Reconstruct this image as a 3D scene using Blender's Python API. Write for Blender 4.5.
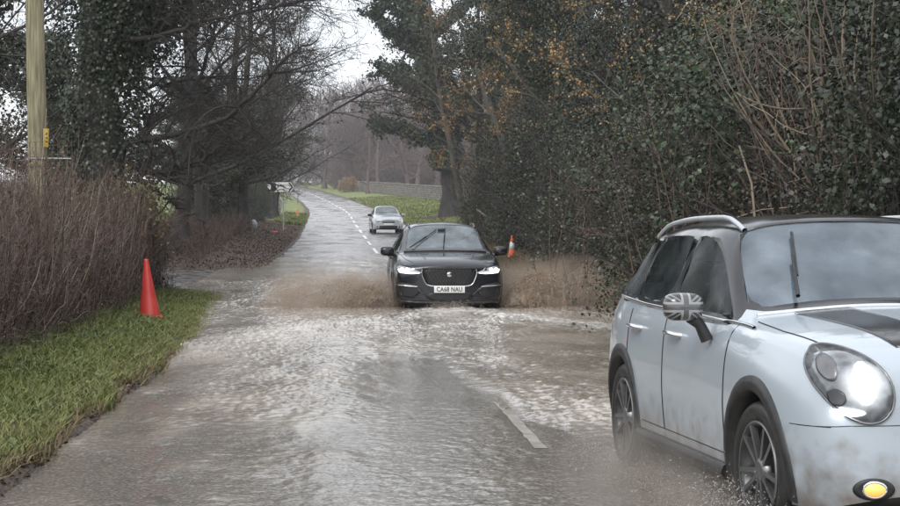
import bpy, bmesh, math, random
import numpy as np
from mathutils import Vector, Matrix, Euler
from mathutils.bvhtree import BVHTree

# ------------------------------------------------------------------ clear
for o in list(bpy.data.objects):
    bpy.data.objects.remove(o)
sc = bpy.context.scene
COL = sc.collection
PI = math.pi

# ------------------------------------------------------------------ camera
CAM_H = 1.62
cam_data = bpy.data.cameras.new('camera')
cam = bpy.data.objects.new('camera', cam_data)
COL.objects.link(cam)
cam.location = (0, 0, CAM_H)
cam.rotation_euler = (math.radians(90), 0, 0)
cam_data.sensor_width = 36
cam_data.lens = 69.0
cam_data.shift_x = 0.1167
cam_data.shift_y = -0.060
cam_data.clip_start = 0.1
cam_data.clip_end = 3000
sc.camera = cam

# ------------------------------------------------------------------ world: overcast daylight
w = bpy.data.worlds.new('World')
sc.world = w
w.use_nodes = True
nt = w.node_tree
nt.nodes.clear()
wout = nt.nodes.new('ShaderNodeOutputWorld')
bg = nt.nodes.new('ShaderNodeBackground')
bg.inputs['Strength'].default_value = 0.10
sky = nt.nodes.new('ShaderNodeTexSky')
sky.sky_type = 'NISHITA'
sky.sun_disc = False
SUN_EL, SUN_AZ = math.radians(38), math.radians(205)
sky.sun_elevation = SUN_EL
sky.sun_rotation = SUN_AZ
hsv = nt.nodes.new('ShaderNodeHueSaturation')
hsv.inputs['Saturation'].default_value = 0.35
nt.links.new(sky.outputs[0], hsv.inputs['Color'])
tc = nt.nodes.new('ShaderNodeTexCoord')
cl = nt.nodes.new('ShaderNodeTexNoise')
cl.inputs['Scale'].default_value = 3.2
cl.inputs['Detail'].default_value = 6
cmap = nt.nodes.new('ShaderNodeMapping')
cmap.inputs['Scale'].default_value = (1, 1, 2.5)
nt.links.new(tc.outputs['Generated'], cmap.inputs['Vector'])
nt.links.new(cmap.outputs[0], cl.inputs['Vector'])
cr = nt.nodes.new('ShaderNodeValToRGB')
cr.color_ramp.elements[0].position = 0.3
cr.color_ramp.elements[0].color = (5.4, 5.9, 6.55, 1)
cr.color_ramp.elements[1].position = 0.7
cr.color_ramp.elements[1].color = (9.6, 9.7, 10.0, 1)
nt.links.new(cl.outputs['Fac'], cr.inputs['Fac'])
mx = nt.nodes.new('ShaderNodeMix')
mx.data_type = 'RGBA'
mx.inputs['Factor'].default_value = 0.82
nt.links.new(hsv.outputs[0], mx.inputs['A'])
nt.links.new(cr.outputs[0], mx.inputs['B'])
nt.links.new(mx.outputs['Result'], bg.inputs['Color'])
nt.links.new(bg.outputs[0], wout.inputs['Surface'])

# ------------------------------------------------------------------ sun (veiled by cloud)
sd = bpy.data.lights.new('sun', 'SUN')
sd.energy = 0.7
sd.angle = math.radians(25)
sd.color = (1.0, 0.97, 0.93)
sun = bpy.data.objects.new('sun', sd)
COL.objects.link(sun)
sdir = Vector((math.sin(SUN_AZ) * math.cos(SUN_EL), math.cos(SUN_AZ) * math.cos(SUN_EL), math.sin(SUN_EL)))
sun.rotation_euler = sdir.to_track_quat('Z', 'Y').to_euler()
sun.location = sdir * 60

# ------------------------------------------------------------------ exposure / render
sc.view_settings.view_transform = 'Standard'
sc.view_settings.look = 'None'
sc.view_settings.exposure = 1.0
sc.view_settings.gamma = 1.0
sc.render.engine = 'CYCLES'
cy = sc.cycles
cy.use_denoising = True
try:
    cy.denoiser = 'OPENIMAGEDENOISE'
except Exception:
    pass
cy.max_bounces = 6
cy.diffuse_bounces = 2
cy.glossy_bounces = 3
cy.transmission_bounces = 3
cy.transparent_max_bounces = 8
cy.volume_bounces = 1
cy.caustics_reflective = False
cy.caustics_refractive = False
cy.sample_clamp_indirect = 4.0

# ------------------------------------------------------------------ helpers
def rng_(s):
    return np.random.default_rng(s)

def tag(o, label=None, cat=None, group=None, kind=None):
    if label: o['label'] = label
    if cat: o['category'] = cat
    if group: o['group'] = group
    if kind: o['kind'] = kind
    return o

def empty(name, loc=(0, 0, 0), rz=0.0, parent=None):
    o = bpy.data.objects.new(name, None)
    COL.objects.link(o)
    o.location = loc
    o.rotation_euler = (0, 0, rz)
    o.empty_display_size = 0.2
    if parent: o.parent = parent
    return o

def copy_tree(o, parent=None):
    c = o.copy()
    COL.objects.link(c)
    if parent: c.parent = parent
    for ch in list(o.children):
        copy_tree(ch, c)
    return c

def link_mesh(name, me, m=None, parent=None, smooth=False):
    if m is not None and len(me.materials) == 0:
        me.materials.append(m)
    if smooth:
        me.polygons.foreach_set('use_smooth', np.ones(len(me.polygons), dtype=bool))
    o = bpy.data.objects.new(name, me)
    COL.objects.link(o)
    if parent: o.parent = parent
    return o

def quads_mesh(name, V, F):
    me = bpy.data.meshes.new(name)
    n = len(F)
    me.vertices.add(len(V))
    me.vertices.foreach_set('co', np.ascontiguousarray(V, dtype=np.float32).ravel())
    me.loops.add(n * 4)
    me.loops.foreach_set('vertex_index', np.ascontiguousarray(F, dtype=np.int32).ravel())
    me.polygons.add(n)
    me.polygons.foreach_set('loop_start', np.arange(n, dtype=np.int32) * 4)
    try:
        me.polygons.foreach_set('loop_total', np.full(n, 4, dtype=np.int32))
    except Exception:
        pass
    me.update(calc_edges=True)
    return me

def unit(v):
    return v / np.maximum(np.linalg.norm(v, axis=-1, keepdims=True), 1e-9)

class Geo:
    """collects quads"""
    def __init__(self):
        self.V, self.F, self.n = [], [], 0
    def add(self, V, F):
        self.V.append(V.reshape(-1, 3)); self.F.append(F.reshape(-1, 4) + self.n); self.n += V.reshape(-1, 3).shape[0]
    def tubes(self, P, R, sides=3):
        N, K, _ = P.shape
        T = unit(np.gradient(P, axis=1))
        ref = np.where(np.abs(T[..., 2:3]) > 0.9, np.array([1.0, 0, 0]), np.array([0, 0, 1.0]))
        U = unit(np.cross(T, ref)); W = np.cross(T, U)
        a = np.arange(sides) * 2 * PI / sides
        ring = P[:, :, None, :] + R[:, :, None, None] * (np.cos(a)[None, None, :, None] * U[:, :, None, :] + np.sin(a)[None, None, :, None] * W[:, :, None, :])
        idx = np.arange(N * K * sides).reshape(N, K, sides)
        A = idx[:, :-1, :]; B = np.roll(A, -1, axis=2); D = idx[:, 1:, :]; C = np.roll(D, -1, axis=2)
        self.add(ring, np.stack([A, B, C, D], -1))
    def leaves(self, C, nrm, s, width=0.36, fold=0.12, axis=None, rng=None):
        N = len(C)
        nrm = unit(nrm)
        r = rng.normal(size=(N, 3)) if axis is None else axis
        a = unit(r - (r * nrm).sum(-1, keepdims=True) * nrm)
        b = np.cross(nrm, a)
        s = s[:, None]
        v = np.stack([C - a * s * .5, C + b * s * width + nrm * s * fold, C + a * s * .5, C - b * s * width + nrm * s * fold], 1)
        self.add(v, np.arange(N * 4).reshape(N, 4))
    def build(self, name, m, parent=None, smooth=False):
        me = quads_mesh(name, np.concatenate(self.V), np.concatenate(self.F))
        return link_mesh(name, me, m, parent, smooth)
    def tris(self):
        return sum(len(f) for f in self.F) * 2

def hash2(ix, iy, seed):
    h = (ix.astype(np.int64) * 374761393 + iy.astype(np.int64) * 668265263 + seed * 982451653) & 0x7fffffff
    h = ((h ^ (h >> 13)) * 1274126177) & 0x7fffffff
    return (h ^ (h >> 16)) & 0xffff

def perlin(x, y, seed=0):
    x = np.asarray(x, dtype=float); y = np.asarray(y, dtype=float)
    x, y = np.broadcast_arrays(x, y)
    ix, iy = np.floor(x), np.floor(y)
    fx, fy = x - ix, y - iy
    def g(i, j, dx, dy):
        a = hash2(i, j, seed) / 65536.0 * 2 * PI
        return np.cos(a) * dx + np.sin(a) * dy
    u = fx * fx * fx * (fx * (fx * 6 - 15) + 10); v = fy * fy * fy * (fy * (fy * 6 - 15) + 10)
    a = g(ix, iy, fx, fy); b = g(ix + 1, iy, fx - 1, fy); c = g(ix, iy + 1, fx, fy - 1); d = g(ix + 1, iy + 1, fx - 1, fy - 1)
    return (a * (1 - u) + b * u) * (1 - v) + (c * (1 - u) + d * u) * v * 1.0

def fbm(x, y, seed=0, o=4):
    s = 0; a = 1.0
    for k in range(o):
        s = s + a * perlin(x * 2 ** k + 17.3 * k, y * 2 ** k - 9.1 * k, seed + k)
        a *= .5
    return s

def smoothstep(a, b, x):
    t = np.clip((x - a) / (b - a), 0, 1)
    return t * t * (3 - 2 * t)

# ------------------------------------------------------------------ materials
def mat(name, c1, c2=None, scale=8.0, rough=0.5, rough2=None, metal=0.0, bump=0.0, bscale=None, island=False, coat=0.0,
        spec=0.5, trans=0.0, ior=None, detail=5.0, emit=None, estr=0.0, sub=0.0, mapping=None):
    m = bpy.data.materials.new(name)
    m.use_nodes = True
    n = m.node_tree; b = n.nodes['Principled BSDF']
    c2 = c2 or c1
    t = n.nodes.new('ShaderNodeTexCoord')
    vec = t.outputs['Object']
    if mapping:
        mp = n.nodes.new('ShaderNodeMapping'); mp.inputs['Scale'].default_value = mapping
        n.links.new(vec, mp.inputs['Vector']); vec = mp.outputs[0]
    nz = n.nodes.new('ShaderNodeTexNoise'); nz.inputs['Scale'].default_value = scale; nz.inputs['Detail'].default_value = detail
    n.links.new(vec, nz.inputs['Vector'])
    rp = n.nodes.new('ShaderNodeValToRGB')
    rp.color_ramp.elements[0].position = .32; rp.color_ramp.elements[1].position = .68
    rp.color_ramp.elements[0].color = (*c1, 1); rp.color_ramp.elements[1].color = (*c2, 1)
    if island:
        gi = n.nodes.new('ShaderNodeNewGeometry')
        ad = n.nodes.new('ShaderNodeMath'); ad.operation = 'MULTIPLY_ADD'; ad.inputs[1].default_value = 0.6; ad.inputs[2].default_value = -0.05
        n.links.new(gi.outputs['Random Per Island'], ad.inputs[0])
        a2 = n.nodes.new('ShaderNodeMath'); a2.operation = 'MULTIPLY_ADD'; a2.inputs[1].default_value = 0.5
        n.links.new(nz.outputs['Fac'], a2.inputs[0]); n.links.new(ad.outputs[0], a2.inputs[2])
        oi = n.nodes.new('ShaderNodeObjectInfo'); a3 = n.nodes.new('ShaderNodeMath'); a3.operation = 'MULTIPLY_ADD'; a3.inputs[1].default_value = .34
        n.links.new(oi.outputs['Random'], a3.inputs[0]); a4 = n.nodes.new('ShaderNodeMath'); a4.operation = 'ADD'; a4.inputs[1].default_value = -.17
        n.links.new(a2.outputs[0], a3.inputs[2]); n.links.new(a3.outputs[0], a4.inputs[0]); n.links.new(a4.outputs[0], rp.inputs['Fac'])
    else:
        n.links.new(nz.outputs['Fac'], rp.inputs['Fac'])
    n.links.new(rp.outputs[0], b.inputs['Base Color'])
    b.inputs['Roughness'].default_value = rough
    if rough2 is not None:
        mr = n.nodes.new('ShaderNodeMapRange'); mr.inputs['From Min'].default_value = .35; mr.inputs['From Max'].default_value = .65
        mr.inputs['To Min'].default_value = rough; mr.inputs['To Max'].default_value = rough2
        n.links.new(nz.outputs['Fac'], mr.inputs['Value']); n.links.new(mr.outputs[0], b.inputs['Roughness'])
    b.inputs['Metallic'].default_value = metal
    b.inputs['Coat Weight'].default_value = coat
    b.inputs['Coat Roughness'].default_value = 0.03
    b.inputs['Specular IOR Level'].default_value = spec
    b.inputs['Transmission Weight'].default_value = trans
    if ior: b.inputs['IOR'].default_value = ior
    if emit:
        b.inputs['Emission Color'].default_value = (*emit, 1); b.inputs['Emission Strength'].default_value = estr
    if bump:
        n2 = n.nodes.new('ShaderNodeTexNoise'); n2.inputs['Scale'].default_value = bscale or scale * 4; n2.inputs['Detail'].default_value = 6
        n.links.new(vec, n2.inputs['Vector'])
        bp = n.nodes.new('ShaderNodeBump'); bp.inputs['Strength'].default_value = bump; bp.inputs['Distance'].default_value = 0.02
        n.links.new(n2.outputs['Fac'], bp.inputs['Height']); n.links.new(bp.outputs[0], b.inputs['Normal'])
    return m

def ramp_multi(m, stops):
    """replace the ramp of a mat() material by several colour stops"""
    rp = [x for x in m.node_tree.nodes if x.type == 'VALTORGB'][0].color_ramp
    while len(rp.elements) > 2: rp.elements.remove(rp.elements[-1])
    rp.elements[0].position = stops[0][0]; rp.elements[0].color = (*stops[0][1], 1)
    rp.elements[1].position = stops[-1][0]; rp.elements[1].color = (*stops[-1][1], 1)
    for p, c in stops[1:-1]:
        e = rp.elements.new(p); e.color = (*c, 1)
    return m
# ================================================================== THE LIE OF THE LAND
K = 1.278          # metres along the road per unit of the survey table below
_CY = K * np.array([-60, 0, 30, 50, 67, 76, 85, 94, 103, 112, 121, 130, 139, 148, 157, 166, 175, 200, 230, 260, 300, 350, 450, 700])
_CX = np.array([1.29, 1.29, 1.26, 1.10, 1.0, .88, .76, .62, .5, .36, .16, -.13, -.48, -.92, -1.4, -1.9, -2.46, -4.2, -6.6, -9.4, -13.5, -19.5, -34, -80])
_ZY = K * np.array([-60, 0, 6, 8.2, 13, 18, 24, 30, 36, 45, 58, 67, 76, 85, 94, 103, 112, 121, 130, 139, 148, 157, 166, 175, 200, 230, 260, 300, 350, 450, 700])
_ZZ = np.array([0.2, 0, 0, -.075, -.19, -.34, -.43, -.42, -.33, -.27, -.30, -.30, -.22, -.13, .02, .17, .34, .45, .57, .70, .83, 1.04, 1.23, 1.43, 2.02, 2.75, 3.5, 4.4, 5.4, 6.5, 8])
_yy = np.arange(-70, 900, .5)
def _smooth(a, k=13):
    ker = np.hanning(k + 2)[1:-1]; ker /= ker.sum()
    return np.convolve(np.pad(a, k // 2, mode='edge'), ker, mode='valid')
_cxs = _smooth(np.interp(_yy, _CY, _CX)); _rzs = _smooth(np.interp(_yy, _ZY, _ZZ), 9)
def cx(y): return np.interp(y, _yy, _cxs)
def rz0(y): return np.interp(y, _yy, _rzs)
HALF = 3.22
def roadz(x, y):
    d = (x - cx(y)) / HALF
    return rz0(y) - .06 * d * d
def gz(x, y):
    """ground height outside the carriageway (and just under it inside)"""
    x = np.asarray(x, float); y = np.asarray(y, float)
    dl = cx(y) - HALF - x; dr = x - cx(y) - HALF
    base = rz0(y) - .06
    sl = np.interp(y / K, [0, 26, 29, 36, 42, 60, 90, 110, 150], [.17, .17, .02, .02, .20, .28, .12, .08, .06])
    sr = np.interp(y / K, [0, 60, 80, 100, 150], [.16, .16, .13, .11, .06])
    z = base - .07
    zl = base + .03 + sl * np.clip(dl, 0, 3.2) + .01 * np.clip(dl - 3, 0, 60)
    zr = base + .03 + sr * np.clip(dr, 0, 4) + .03 * np.clip(dr - 4, 0, 60)
    z = np.where(dl > 0, z + (zl - z) * smoothstep(0, .14, dl), z)
    z = np.where(dr > 0, z + (zr - z) * smoothstep(0, .14, dr), z)
    d = np.maximum(dl, dr)
    z = z + np.clip(d, 0, 1.5) / 1.5 * .05 * fbm(x * .9, y * .9, 5, 3)
    return z
def g1(x, y): return float(gz(x, y * K))

# ---- ground sheet
ys = np.concatenate([np.arange(-40, 4, 2.), np.arange(4, 76, .3), np.arange(76, 180, .9), np.arange(180, 390, 3), np.arange(390, 881, 14)])
us = np.concatenate([-np.geomspace(HALF + 8, 500, 26)[::-1], -np.linspace(HALF + 7.5, HALF + .3, 36), -np.linspace(HALF + .2, HALF - .1, 7), np.array([0.]),
                     np.linspace(HALF - .1, HALF + .2, 7), np.linspace(HALF + .3, HALF + 7.5, 36), np.geomspace(HALF + 8, 500, 26)])
Yg, Ug = np.meshgrid(ys, us, indexing='ij')
wig = .12 * fbm(Yg * .5, np.sign(Ug) * 3.7 + 0 * Yg, 3, 4) * (np.abs(np.abs(Ug) - HALF) < 2)
Xg = cx(Yg) + Ug + wig
Zg = gz(cx(Yg) + Ug, Yg)
def grid_faces(a, b):
    i = np.arange(a * b).reshape(a, b)
    return np.stack([i[:-1, :-1], i[:-1, 1:], i[1:, 1:], i[1:, :-1]], -1).reshape(-1, 4)
me = quads_mesh('ground', np.stack([Xg, Yg, Zg], -1).reshape(-1, 3), grid_faces(*Xg.shape))
# where turf grows (a cover map, not light)
dR = Ug - HALF; dL = -Ug - HALF
grass = np.zeros_like(Ug)
grass = np.maximum(grass, smoothstep(.2, .8, dL) * (1 - smoothstep(1.6, 2.4, dL)) * (Yg < 27 * K))
grass = np.maximum(grass, smoothstep(.1, 1.0, dR) * (1 - smoothstep(15, 20, dR)) * smoothstep(70 * K, 76 * K, Yg))
grass = np.maximum(grass, smoothstep(4.5, 8, dL) * .9)
grass = np.maximum(grass, smoothstep(.3, .8, dL) * (1 - smoothstep(2.5, 3, dL)) * smoothstep(84 * K, 92 * K, Yg))
# bare muddy ring under the big verge tree
rr = np.hypot((Xg - 7.4), (Yg - 95 * K) * .35)
grass = grass * smoothstep(1.8, 3.0, rr)
at = me.attributes.new('turf', 'FLOAT', 'POINT'); at.data.foreach_set('value', grass.ravel().astype(np.float32))
gm = bpy.data.materials.new('ground_litter_and_turf'); gm.use_nodes = True
n = gm.node_tree; b = n.nodes['Principled BSDF']
tcn = n.nodes.new('ShaderNodeTexCoord')
n1 = n.nodes.new('ShaderNodeTexNoise'); n1.inputs['Scale'].default_value = 9; n1.inputs['Detail'].default_value = 8
n2 = n.nodes.new('ShaderNodeTexNoise'); n2.inputs['Scale'].default_value = 1.1; n2.inputs['Detail'].default_value = 6
for q in (n1, n2): n.links.new(tcn.outputs['Object'], q.inputs['Vector'])
r1 = n.nodes.new('ShaderNodeValToRGB'); r2 = n.nodes.new('ShaderNodeValToRGB')
for r, st in ((r1, [(.3, (.030, .022, .018)), (.5, (.070, .050, .036)), (.72, (.12, .085, .060))]), (r2, [(.3, (.07, .095, .022)), (.55, (.17, .20, .045)), (.75, (.27, .27, .08))])):
    r.color_ramp.elements[0].position = st[0][0]; r.color_ramp.elements[0].color = (*st[0][1], 1)
    r.color_ramp.elements[1].position = st[2][0]; r.color_ramp.elements[1].color = (*st[2][1], 1)
    e = r.color_ramp.elements.new(st[1][0]); e.color = (*st[1][1], 1)
n.links.new(n1.outputs[0], r1.inputs[0]); n.links.new(n2.outputs[0], r2.inputs[0])
atn = n.nodes.new('ShaderNodeAttribute'); atn.attribute_name = 'turf'
ov = n.nodes.new('ShaderNodeMath'); ov.operation = 'MULTIPLY_ADD'; ov.inputs[1].default_value = 1.6
n.links.new(atn.outputs['Fac'], ov.inputs[0])
sb = n.nodes.new('ShaderNodeMath'); sb.operation = 'MULTIPLY_ADD'; sb.inputs[1].default_value = 1.2; sb.inputs[2].default_value = -1.0; sb.use_clamp = False
n.links.new(n1.outputs[0], sb.inputs[0]); n.links.new(sb.outputs[0], ov.inputs[2]); ov.use_clamp = True
mxx = n.nodes.new('ShaderNodeMix'); mxx.data_type = 'RGBA'
n.links.new(ov.outputs[0], mxx.inputs['Factor']); n.links.new(r1.outputs[0], mxx.inputs['A']); n.links.new(r2.outputs[0], mxx.inputs['B'])
n.links.new(mxx.outputs['Result'], b.inputs['Base Color'])
b.inputs['Roughness'].default_value = .75
bp = n.nodes.new('ShaderNodeBump'); bp.inputs['Strength'].default_value = .8; bp.inputs['Distance'].default_value = .06
n.links.new(n1.outputs[0], bp.inputs['Height']); n.links.new(bp.outputs[0], b.inputs['Normal'])
tag(link_mesh('ground', me, gm, smooth=True), kind='structure')

# ---- road
rys = np.concatenate([np.arange(-40, 4, 2.), np.arange(4, 76, .25), np.arange(76, 256, 1.), np.arange(256, 590, 5)])
rus = np.linspace(-HALF - .12, HALF + .12, 31)
Yr, Ur = np.meshgrid(rys, rus, indexing='ij')
edge = (np.abs(Ur) > HALF - .1) * np.sign(Ur) * .10 * fbm(Yr * 1.3, np.sign(Ur) * 5.1 + 0 * Yr, 9, 4)
Xr = cx(Yr) + Ur + edge
Zr = roadz(Xr, Yr) + .004 * (1 - np.exp(-(Ur / .3) ** 2)) * fbm(Xr * .8, Yr * .5, 21, 3)
me = quads_mesh('road', np.stack([Xr, Yr, Zr], -1).reshape(-1, 3), grid_faces(*Xr.shape))
rm = bpy.data.materials.new('wet_asphalt'); rm.use_nodes = True
n = rm.node_tree; b = n.nodes['Principled BSDF']
tcn = n.nodes.new('ShaderNodeTexCoord')
def nz(scale, detail=5, vec=None, mp=None):
    q = n.nodes.new('ShaderNodeTexNoise'); q.inputs['Scale'].default_value = scale; q.inputs['Detail'].default_value = detail
    src = tcn.outputs['Object']
    if mp:
        k = n.nodes.new('ShaderNodeMapping'); k.inputs['Scale'].default_value = mp; n.links.new(src, k.inputs[0]); src = k.outputs[0]
    n.links.new(src, q.inputs['Vector']); return q
chip = nz(48, 4); patch = nz(.9, 6, mp=(1, .35, 1)); silt = nz(2.2, 7)
r1 = n.nodes.new('ShaderNodeValToRGB')
r1.color_ramp.elements[0].position = .35; r1.color_ramp.elements[0].color = (.040, .035, .030, 1)
r1.color_ramp.elements[1].position = .70; r1.color_ramp.elements[1].color = (.19, .165, .138, 1)
n.links.new(chip.outputs[0], r1.inputs[0])
r2 = n.nodes.new('ShaderNodeValToRGB')
r2.color_ramp.elements[0].position = .45; r2.color_ramp.elements[0].color = (0, 0, 0, 1)
r2.color_ramp.elements[1].position = .75; r2.color_ramp.elements[1].color = (.55, .55, .55, 1)
n.links.new(silt.outputs[0], r2.inputs[0])
mxx = n.nodes.new('ShaderNodeMix'); mxx.data_type = 'RGBA'; mxx.inputs['B'].default_value = (.13, .10, .075, 1)
n.links.new(r2.outputs[0], mxx.inputs['Factor']); n.links.new(r1.outputs[0], mxx.inputs['A'])
n.links.new(mxx.outputs['Result'], b.inputs['Base Color'])
mr = n.nodes.new('ShaderNodeMapRange'); mr.inputs['From Min'].default_value = .38; mr.inputs['From Max'].default_value = .62
mr.inputs['To Min'].default_value = .16; mr.inputs['To Max'].default_value = .42
n.links.new(patch.outputs[0], mr.inputs[0]); n.links.new(mr.outputs[0], b.inputs['Roughness'])
b.inputs['Coat Weight'].default_value = .72
mc = n.nodes.new('ShaderNodeMapRange'); mc.inputs['From Min'].default_value = .35; mc.inputs['From Max'].default_value = .65
mc.inputs['To Min'].default_value = .10; mc.inputs['To Max'].default_value = .30
n.links.new(patch.outputs[0], mc.inputs[0]); n.links.new(mc.outputs[0], b.inputs['Coat Roughness'])
b.inputs['Coat IOR'].default_value = 1.33
bp = n.nodes.new('ShaderNodeBump'); bp.inputs['Strength'].default_value = .35; bp.inputs['Distance'].default_value = .01
n.links.new(chip.outputs[0], bp.inputs['Height']); n.links.new(bp.outputs[0], b.inputs['Normal'])
run = nz(7, 5, mp=(1, .6, 1)); bc_ = n.nodes.new('ShaderNodeBump'); bc_.inputs['Strength'].default_value = .20; bc_.inputs['Distance'].default_value = .02
n.links.new(run.outputs[0], bc_.inputs['Height']); n.links.new(bc_.outputs[0], b.inputs['Coat Normal'])
road = tag(link_mesh('road', me, rm, smooth=True), kind='structure')

# ---- painted centre line: dashes laid 5 mm above the tarmac, parts of the road
pm = mat('worn_road_paint', (.46, .43, .37), (.22, .19, .155), scale=7, rough=.35, coat=.3, bump=.2)
def dash(y0, y1, off=0.0, wdt=.10, m=None, worn=.0):
    k = max(3, int((y1 - y0) / (.06 if worn else .5))); yy = np.linspace(y0, y1, k)
    xx = cx(yy) + off
    l_ = wdt / 2 * (1 - worn * (.35 + fbm(yy * 4, 0 * yy + .3, 61, 3))); r_ = wdt / 2 * (1 - worn * (.35 + fbm(yy * 4, 0 * yy + 7.3, 62, 3)))
    V = np.stack([np.stack([xx - l_, yy, roadz(xx - l_, yy) + (.0045 if worn else .012)], -1), np.stack([xx + r_, yy, roadz(xx + r_, yy) + (.0045 if worn else .012)], -1)], 1)
    link_mesh('centre_dash', quads_mesh('centre_dash', V.reshape(-1, 3), grid_faces(k, 2)), m or pm, road)
pm2 = mat('road_paint', (.84, .84, .82), (.74, .74, .72), scale=4, rough=.95, spec=.05, coat=0.0)
dash(9.3 * K, 12.0 * K, .07, .095, pm, .25)
for yc in np.arange(40.6, 330, 9):
    dash((yc - 3) * K, (yc + 2.2) * K, 0, .12 if yc < 60 else .15, pm2)

# ---- side lane mouth on the left (wet mud and tarmac)
ly = np.linspace(29.6 * K, 36.2 * K, 24); lx = np.linspace(-7.5, -1.75, 24)
LX, LY = np.meshgrid(lx, ly, indexing='ij')
LZ = gz(LX, LY) + .03 + .02 * fbm(LX * 1.5, LY * 1.5, 44, 3)
lane_m = mat('wet_lane_mud', (.05, .043, .037), (.10, .085, .07), scale=3, rough=.15, rough2=.45, bump=.3, bscale=20)
tag(link_mesh('side_lane', quads_mesh('side_lane', np.stack([LX, LY, LZ], -1).reshape(-1, 3), grid_faces(24, 24)), lane_m, smooth=True), kind='structure')

# ---- flood water: a standing pool in the dip and a choppy film running down the crown towards the camera
WL = -.285
wy = [8.6]
while wy[-1] < 44 * K: wy.append(wy[-1] + max(.022, wy[-1] * .0024))
wy = np.array(wy); wx = np.arange(-3.4, 6.2, .022)
WY, WX = np.meshgrid(wy, wx, indexing='ij')
rel = WX - cx(WY); yo = WY / K
big = fbm(WX * .55, WY * .20, 31, 4); med = fbm(WX * 1.7, WY * .55, 33, 4)
film = .006 + .028 * big + .020 * med + .040 * smoothstep(8.5, 12.5, yo) + .030 * smoothstep(.15, .9, rel)
crown = np.exp(-((rel + .42 + .30 * big) / np.where(rel > -.42, .48, .70)) ** 2) * smoothstep(19.0, 15.0, yo + 2 * big)
film -= .070 * crown                                                              # the crown of the road runs shallow
film -= .020 * smoothstep(-2.3, -3.2, rel) * smoothstep(17.0, 13, yo)             # and the left edge
film += .030 * np.exp(-((yo - 8.8) / .7) ** 2) * np.exp(-((rel + .9) / 1.2) ** 2)
camber = -.06 * (rel / HALF) ** 2
film = np.maximum(film, .006 + .010 * med)                                         # a skin of water nearly everywhere
nearpaint = np.exp(-((rel - .06) / (.11 + .06 * big)) ** 4) * np.clip(.9 + 1.2 * med, 0, 1) * smoothstep(9.0, 9.4, yo) * smoothstep(12.6, 12.0, yo + .6 * med)
pool = smoothstep(-.02, .03, WL - (rz0(WY) + .8 * camber + film))
surf = np.maximum(WL + 0 * film, rz0(WY) + camber + film)
thick = surf - roadz(WX, WY)
amp = smoothstep(-.01, .06, thick) * (1 - .75 * smoothstep(30, 36, yo))
wx_, wy_ = WX + .14 * perlin(WX * 2, WY * 1.0, 71), WY + .2 * perlin(WX * 1.5, WY * .8, 72)
rip = (.34 * perlin(wx_ * 2.2, wy_ * 1.2, 81) + .52 * (.5 - np.abs(perlin(wx_ * 5.5, wy_ * 3.0, 82)) * 2) * .6
       + .50 * (.5 - np.abs(perlin(wx_ * 12, wy_ * 6.0, 85)) * 2) * .6 + .34 * perlin(wx_ * 15, wy_ * 8.0, 83) + .30 * perlin(wx_ * 27, wy_ * 15, 84))
gust = .50 + 1.0 * np.clip(fbm(WX * .5, WY * .25, 90, 3) + .35, 0, 1)
wake = np.exp(-((np.abs(WX - 1.8) - (29.5 - WY) * .55) / .5) ** 2) * smoothstep(14, 26, WY) * (WY < 30) + .8 * np.exp(-((WY - 29.0) / .9) ** 2 - ((WX - 1.8) / 1.6) ** 2)
WZ = surf + (.24 + .76 * amp) * (gust + .5 * wake) * .036 * rip * (.80 + .20 * smoothstep(8.5, 13, yo)) + .05 * wake * (.6 + .4 * perlin(WX * 3, WY * 2, 55))
WZ = WZ + nearpaint * (np.minimum(WZ, roadz(WX, WY) + .0015) - WZ)
me = quads_mesh('flood_water', np.stack([WX, WY, WZ], -1).reshape(-1, 3), grid_faces(*WX.shape))
fo = np.clip(amp * (gust * (rip * 1.0 + .12) + .8 * wake * (rip + .4)), 0, 1.5) * (.34 + .66 * smoothstep(10.0, 15.0, yo + 2.5 * big)) * (.55 + .85 * smoothstep(-.4, .8, rel + .5 * big))
at = me.attributes.new('thickness', 'FLOAT', 'POINT'); at.data.foreach_set('value', smoothstep(.004, .055, thick + .010 * med + .008 * rip).ravel().astype(np.float32))
at = me.attributes.new('churn', 'FLOAT', 'POINT'); at.data.foreach_set('value', fo.ravel().astype(np.float32))
wm = bpy.data.materials.new('muddy_flood_water'); wm.use_nodes = True
n = wm.node_tree; b = n.nodes['Principled BSDF']
tcn = n.nodes.new('ShaderNodeTexCoord')
mud = nz(1.3, 6, mp=(1, .4, 1)); fine = nz(26, 5)
r1 = n.nodes.new('ShaderNodeValToRGB')
r1.color_ramp.elements[0].position = .35; r1.color_ramp.elements[0].color = (.25, .212, .172, 1)
r1.color_ramp.elements[1].position = .68; r1.color_ramp.elements[1].color = (.48, .425, .36, 1)
n.links.new(mud.outputs[0], r1.inputs[0])
atn = n.nodes.new('ShaderNodeAttribute'); atn.attribute_name = 'churn'
fm = n.nodes.new('ShaderNodeMath'); fm.operation = 'MULTIPLY_ADD'; fm.inputs[1].default_value = .85
n.links.new(fine.outputs[0], fm.inputs[0])
sb = n.nodes.new('ShaderNodeMath'); sb.operation = 'MULTIPLY_ADD'; sb.inputs[1].default_value = 1.5; sb.inputs[2].default_value = -.74
n.links.new(atn.outputs['Fac'], sb.inputs[0]); n.links.new(sb.outputs[0], fm.inputs[2]); fm.use_clamp = True
mxx = n.nodes.new('ShaderNodeMix'); mxx.data_type = 'RGBA'; mxx.inputs['B'].default_value = (.72, .68, .63, 1)
n.links.new(fm.outputs[0], mxx.inputs['Factor']); n.links.new(r1.outputs[0], mxx.inputs['A'])
th = n.nodes.new('ShaderNodeAttribute'); th.attribute_name = 'thickness'
stone = nz(42, 4); sr = n.nodes.new('ShaderNodeValToRGB')
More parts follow.
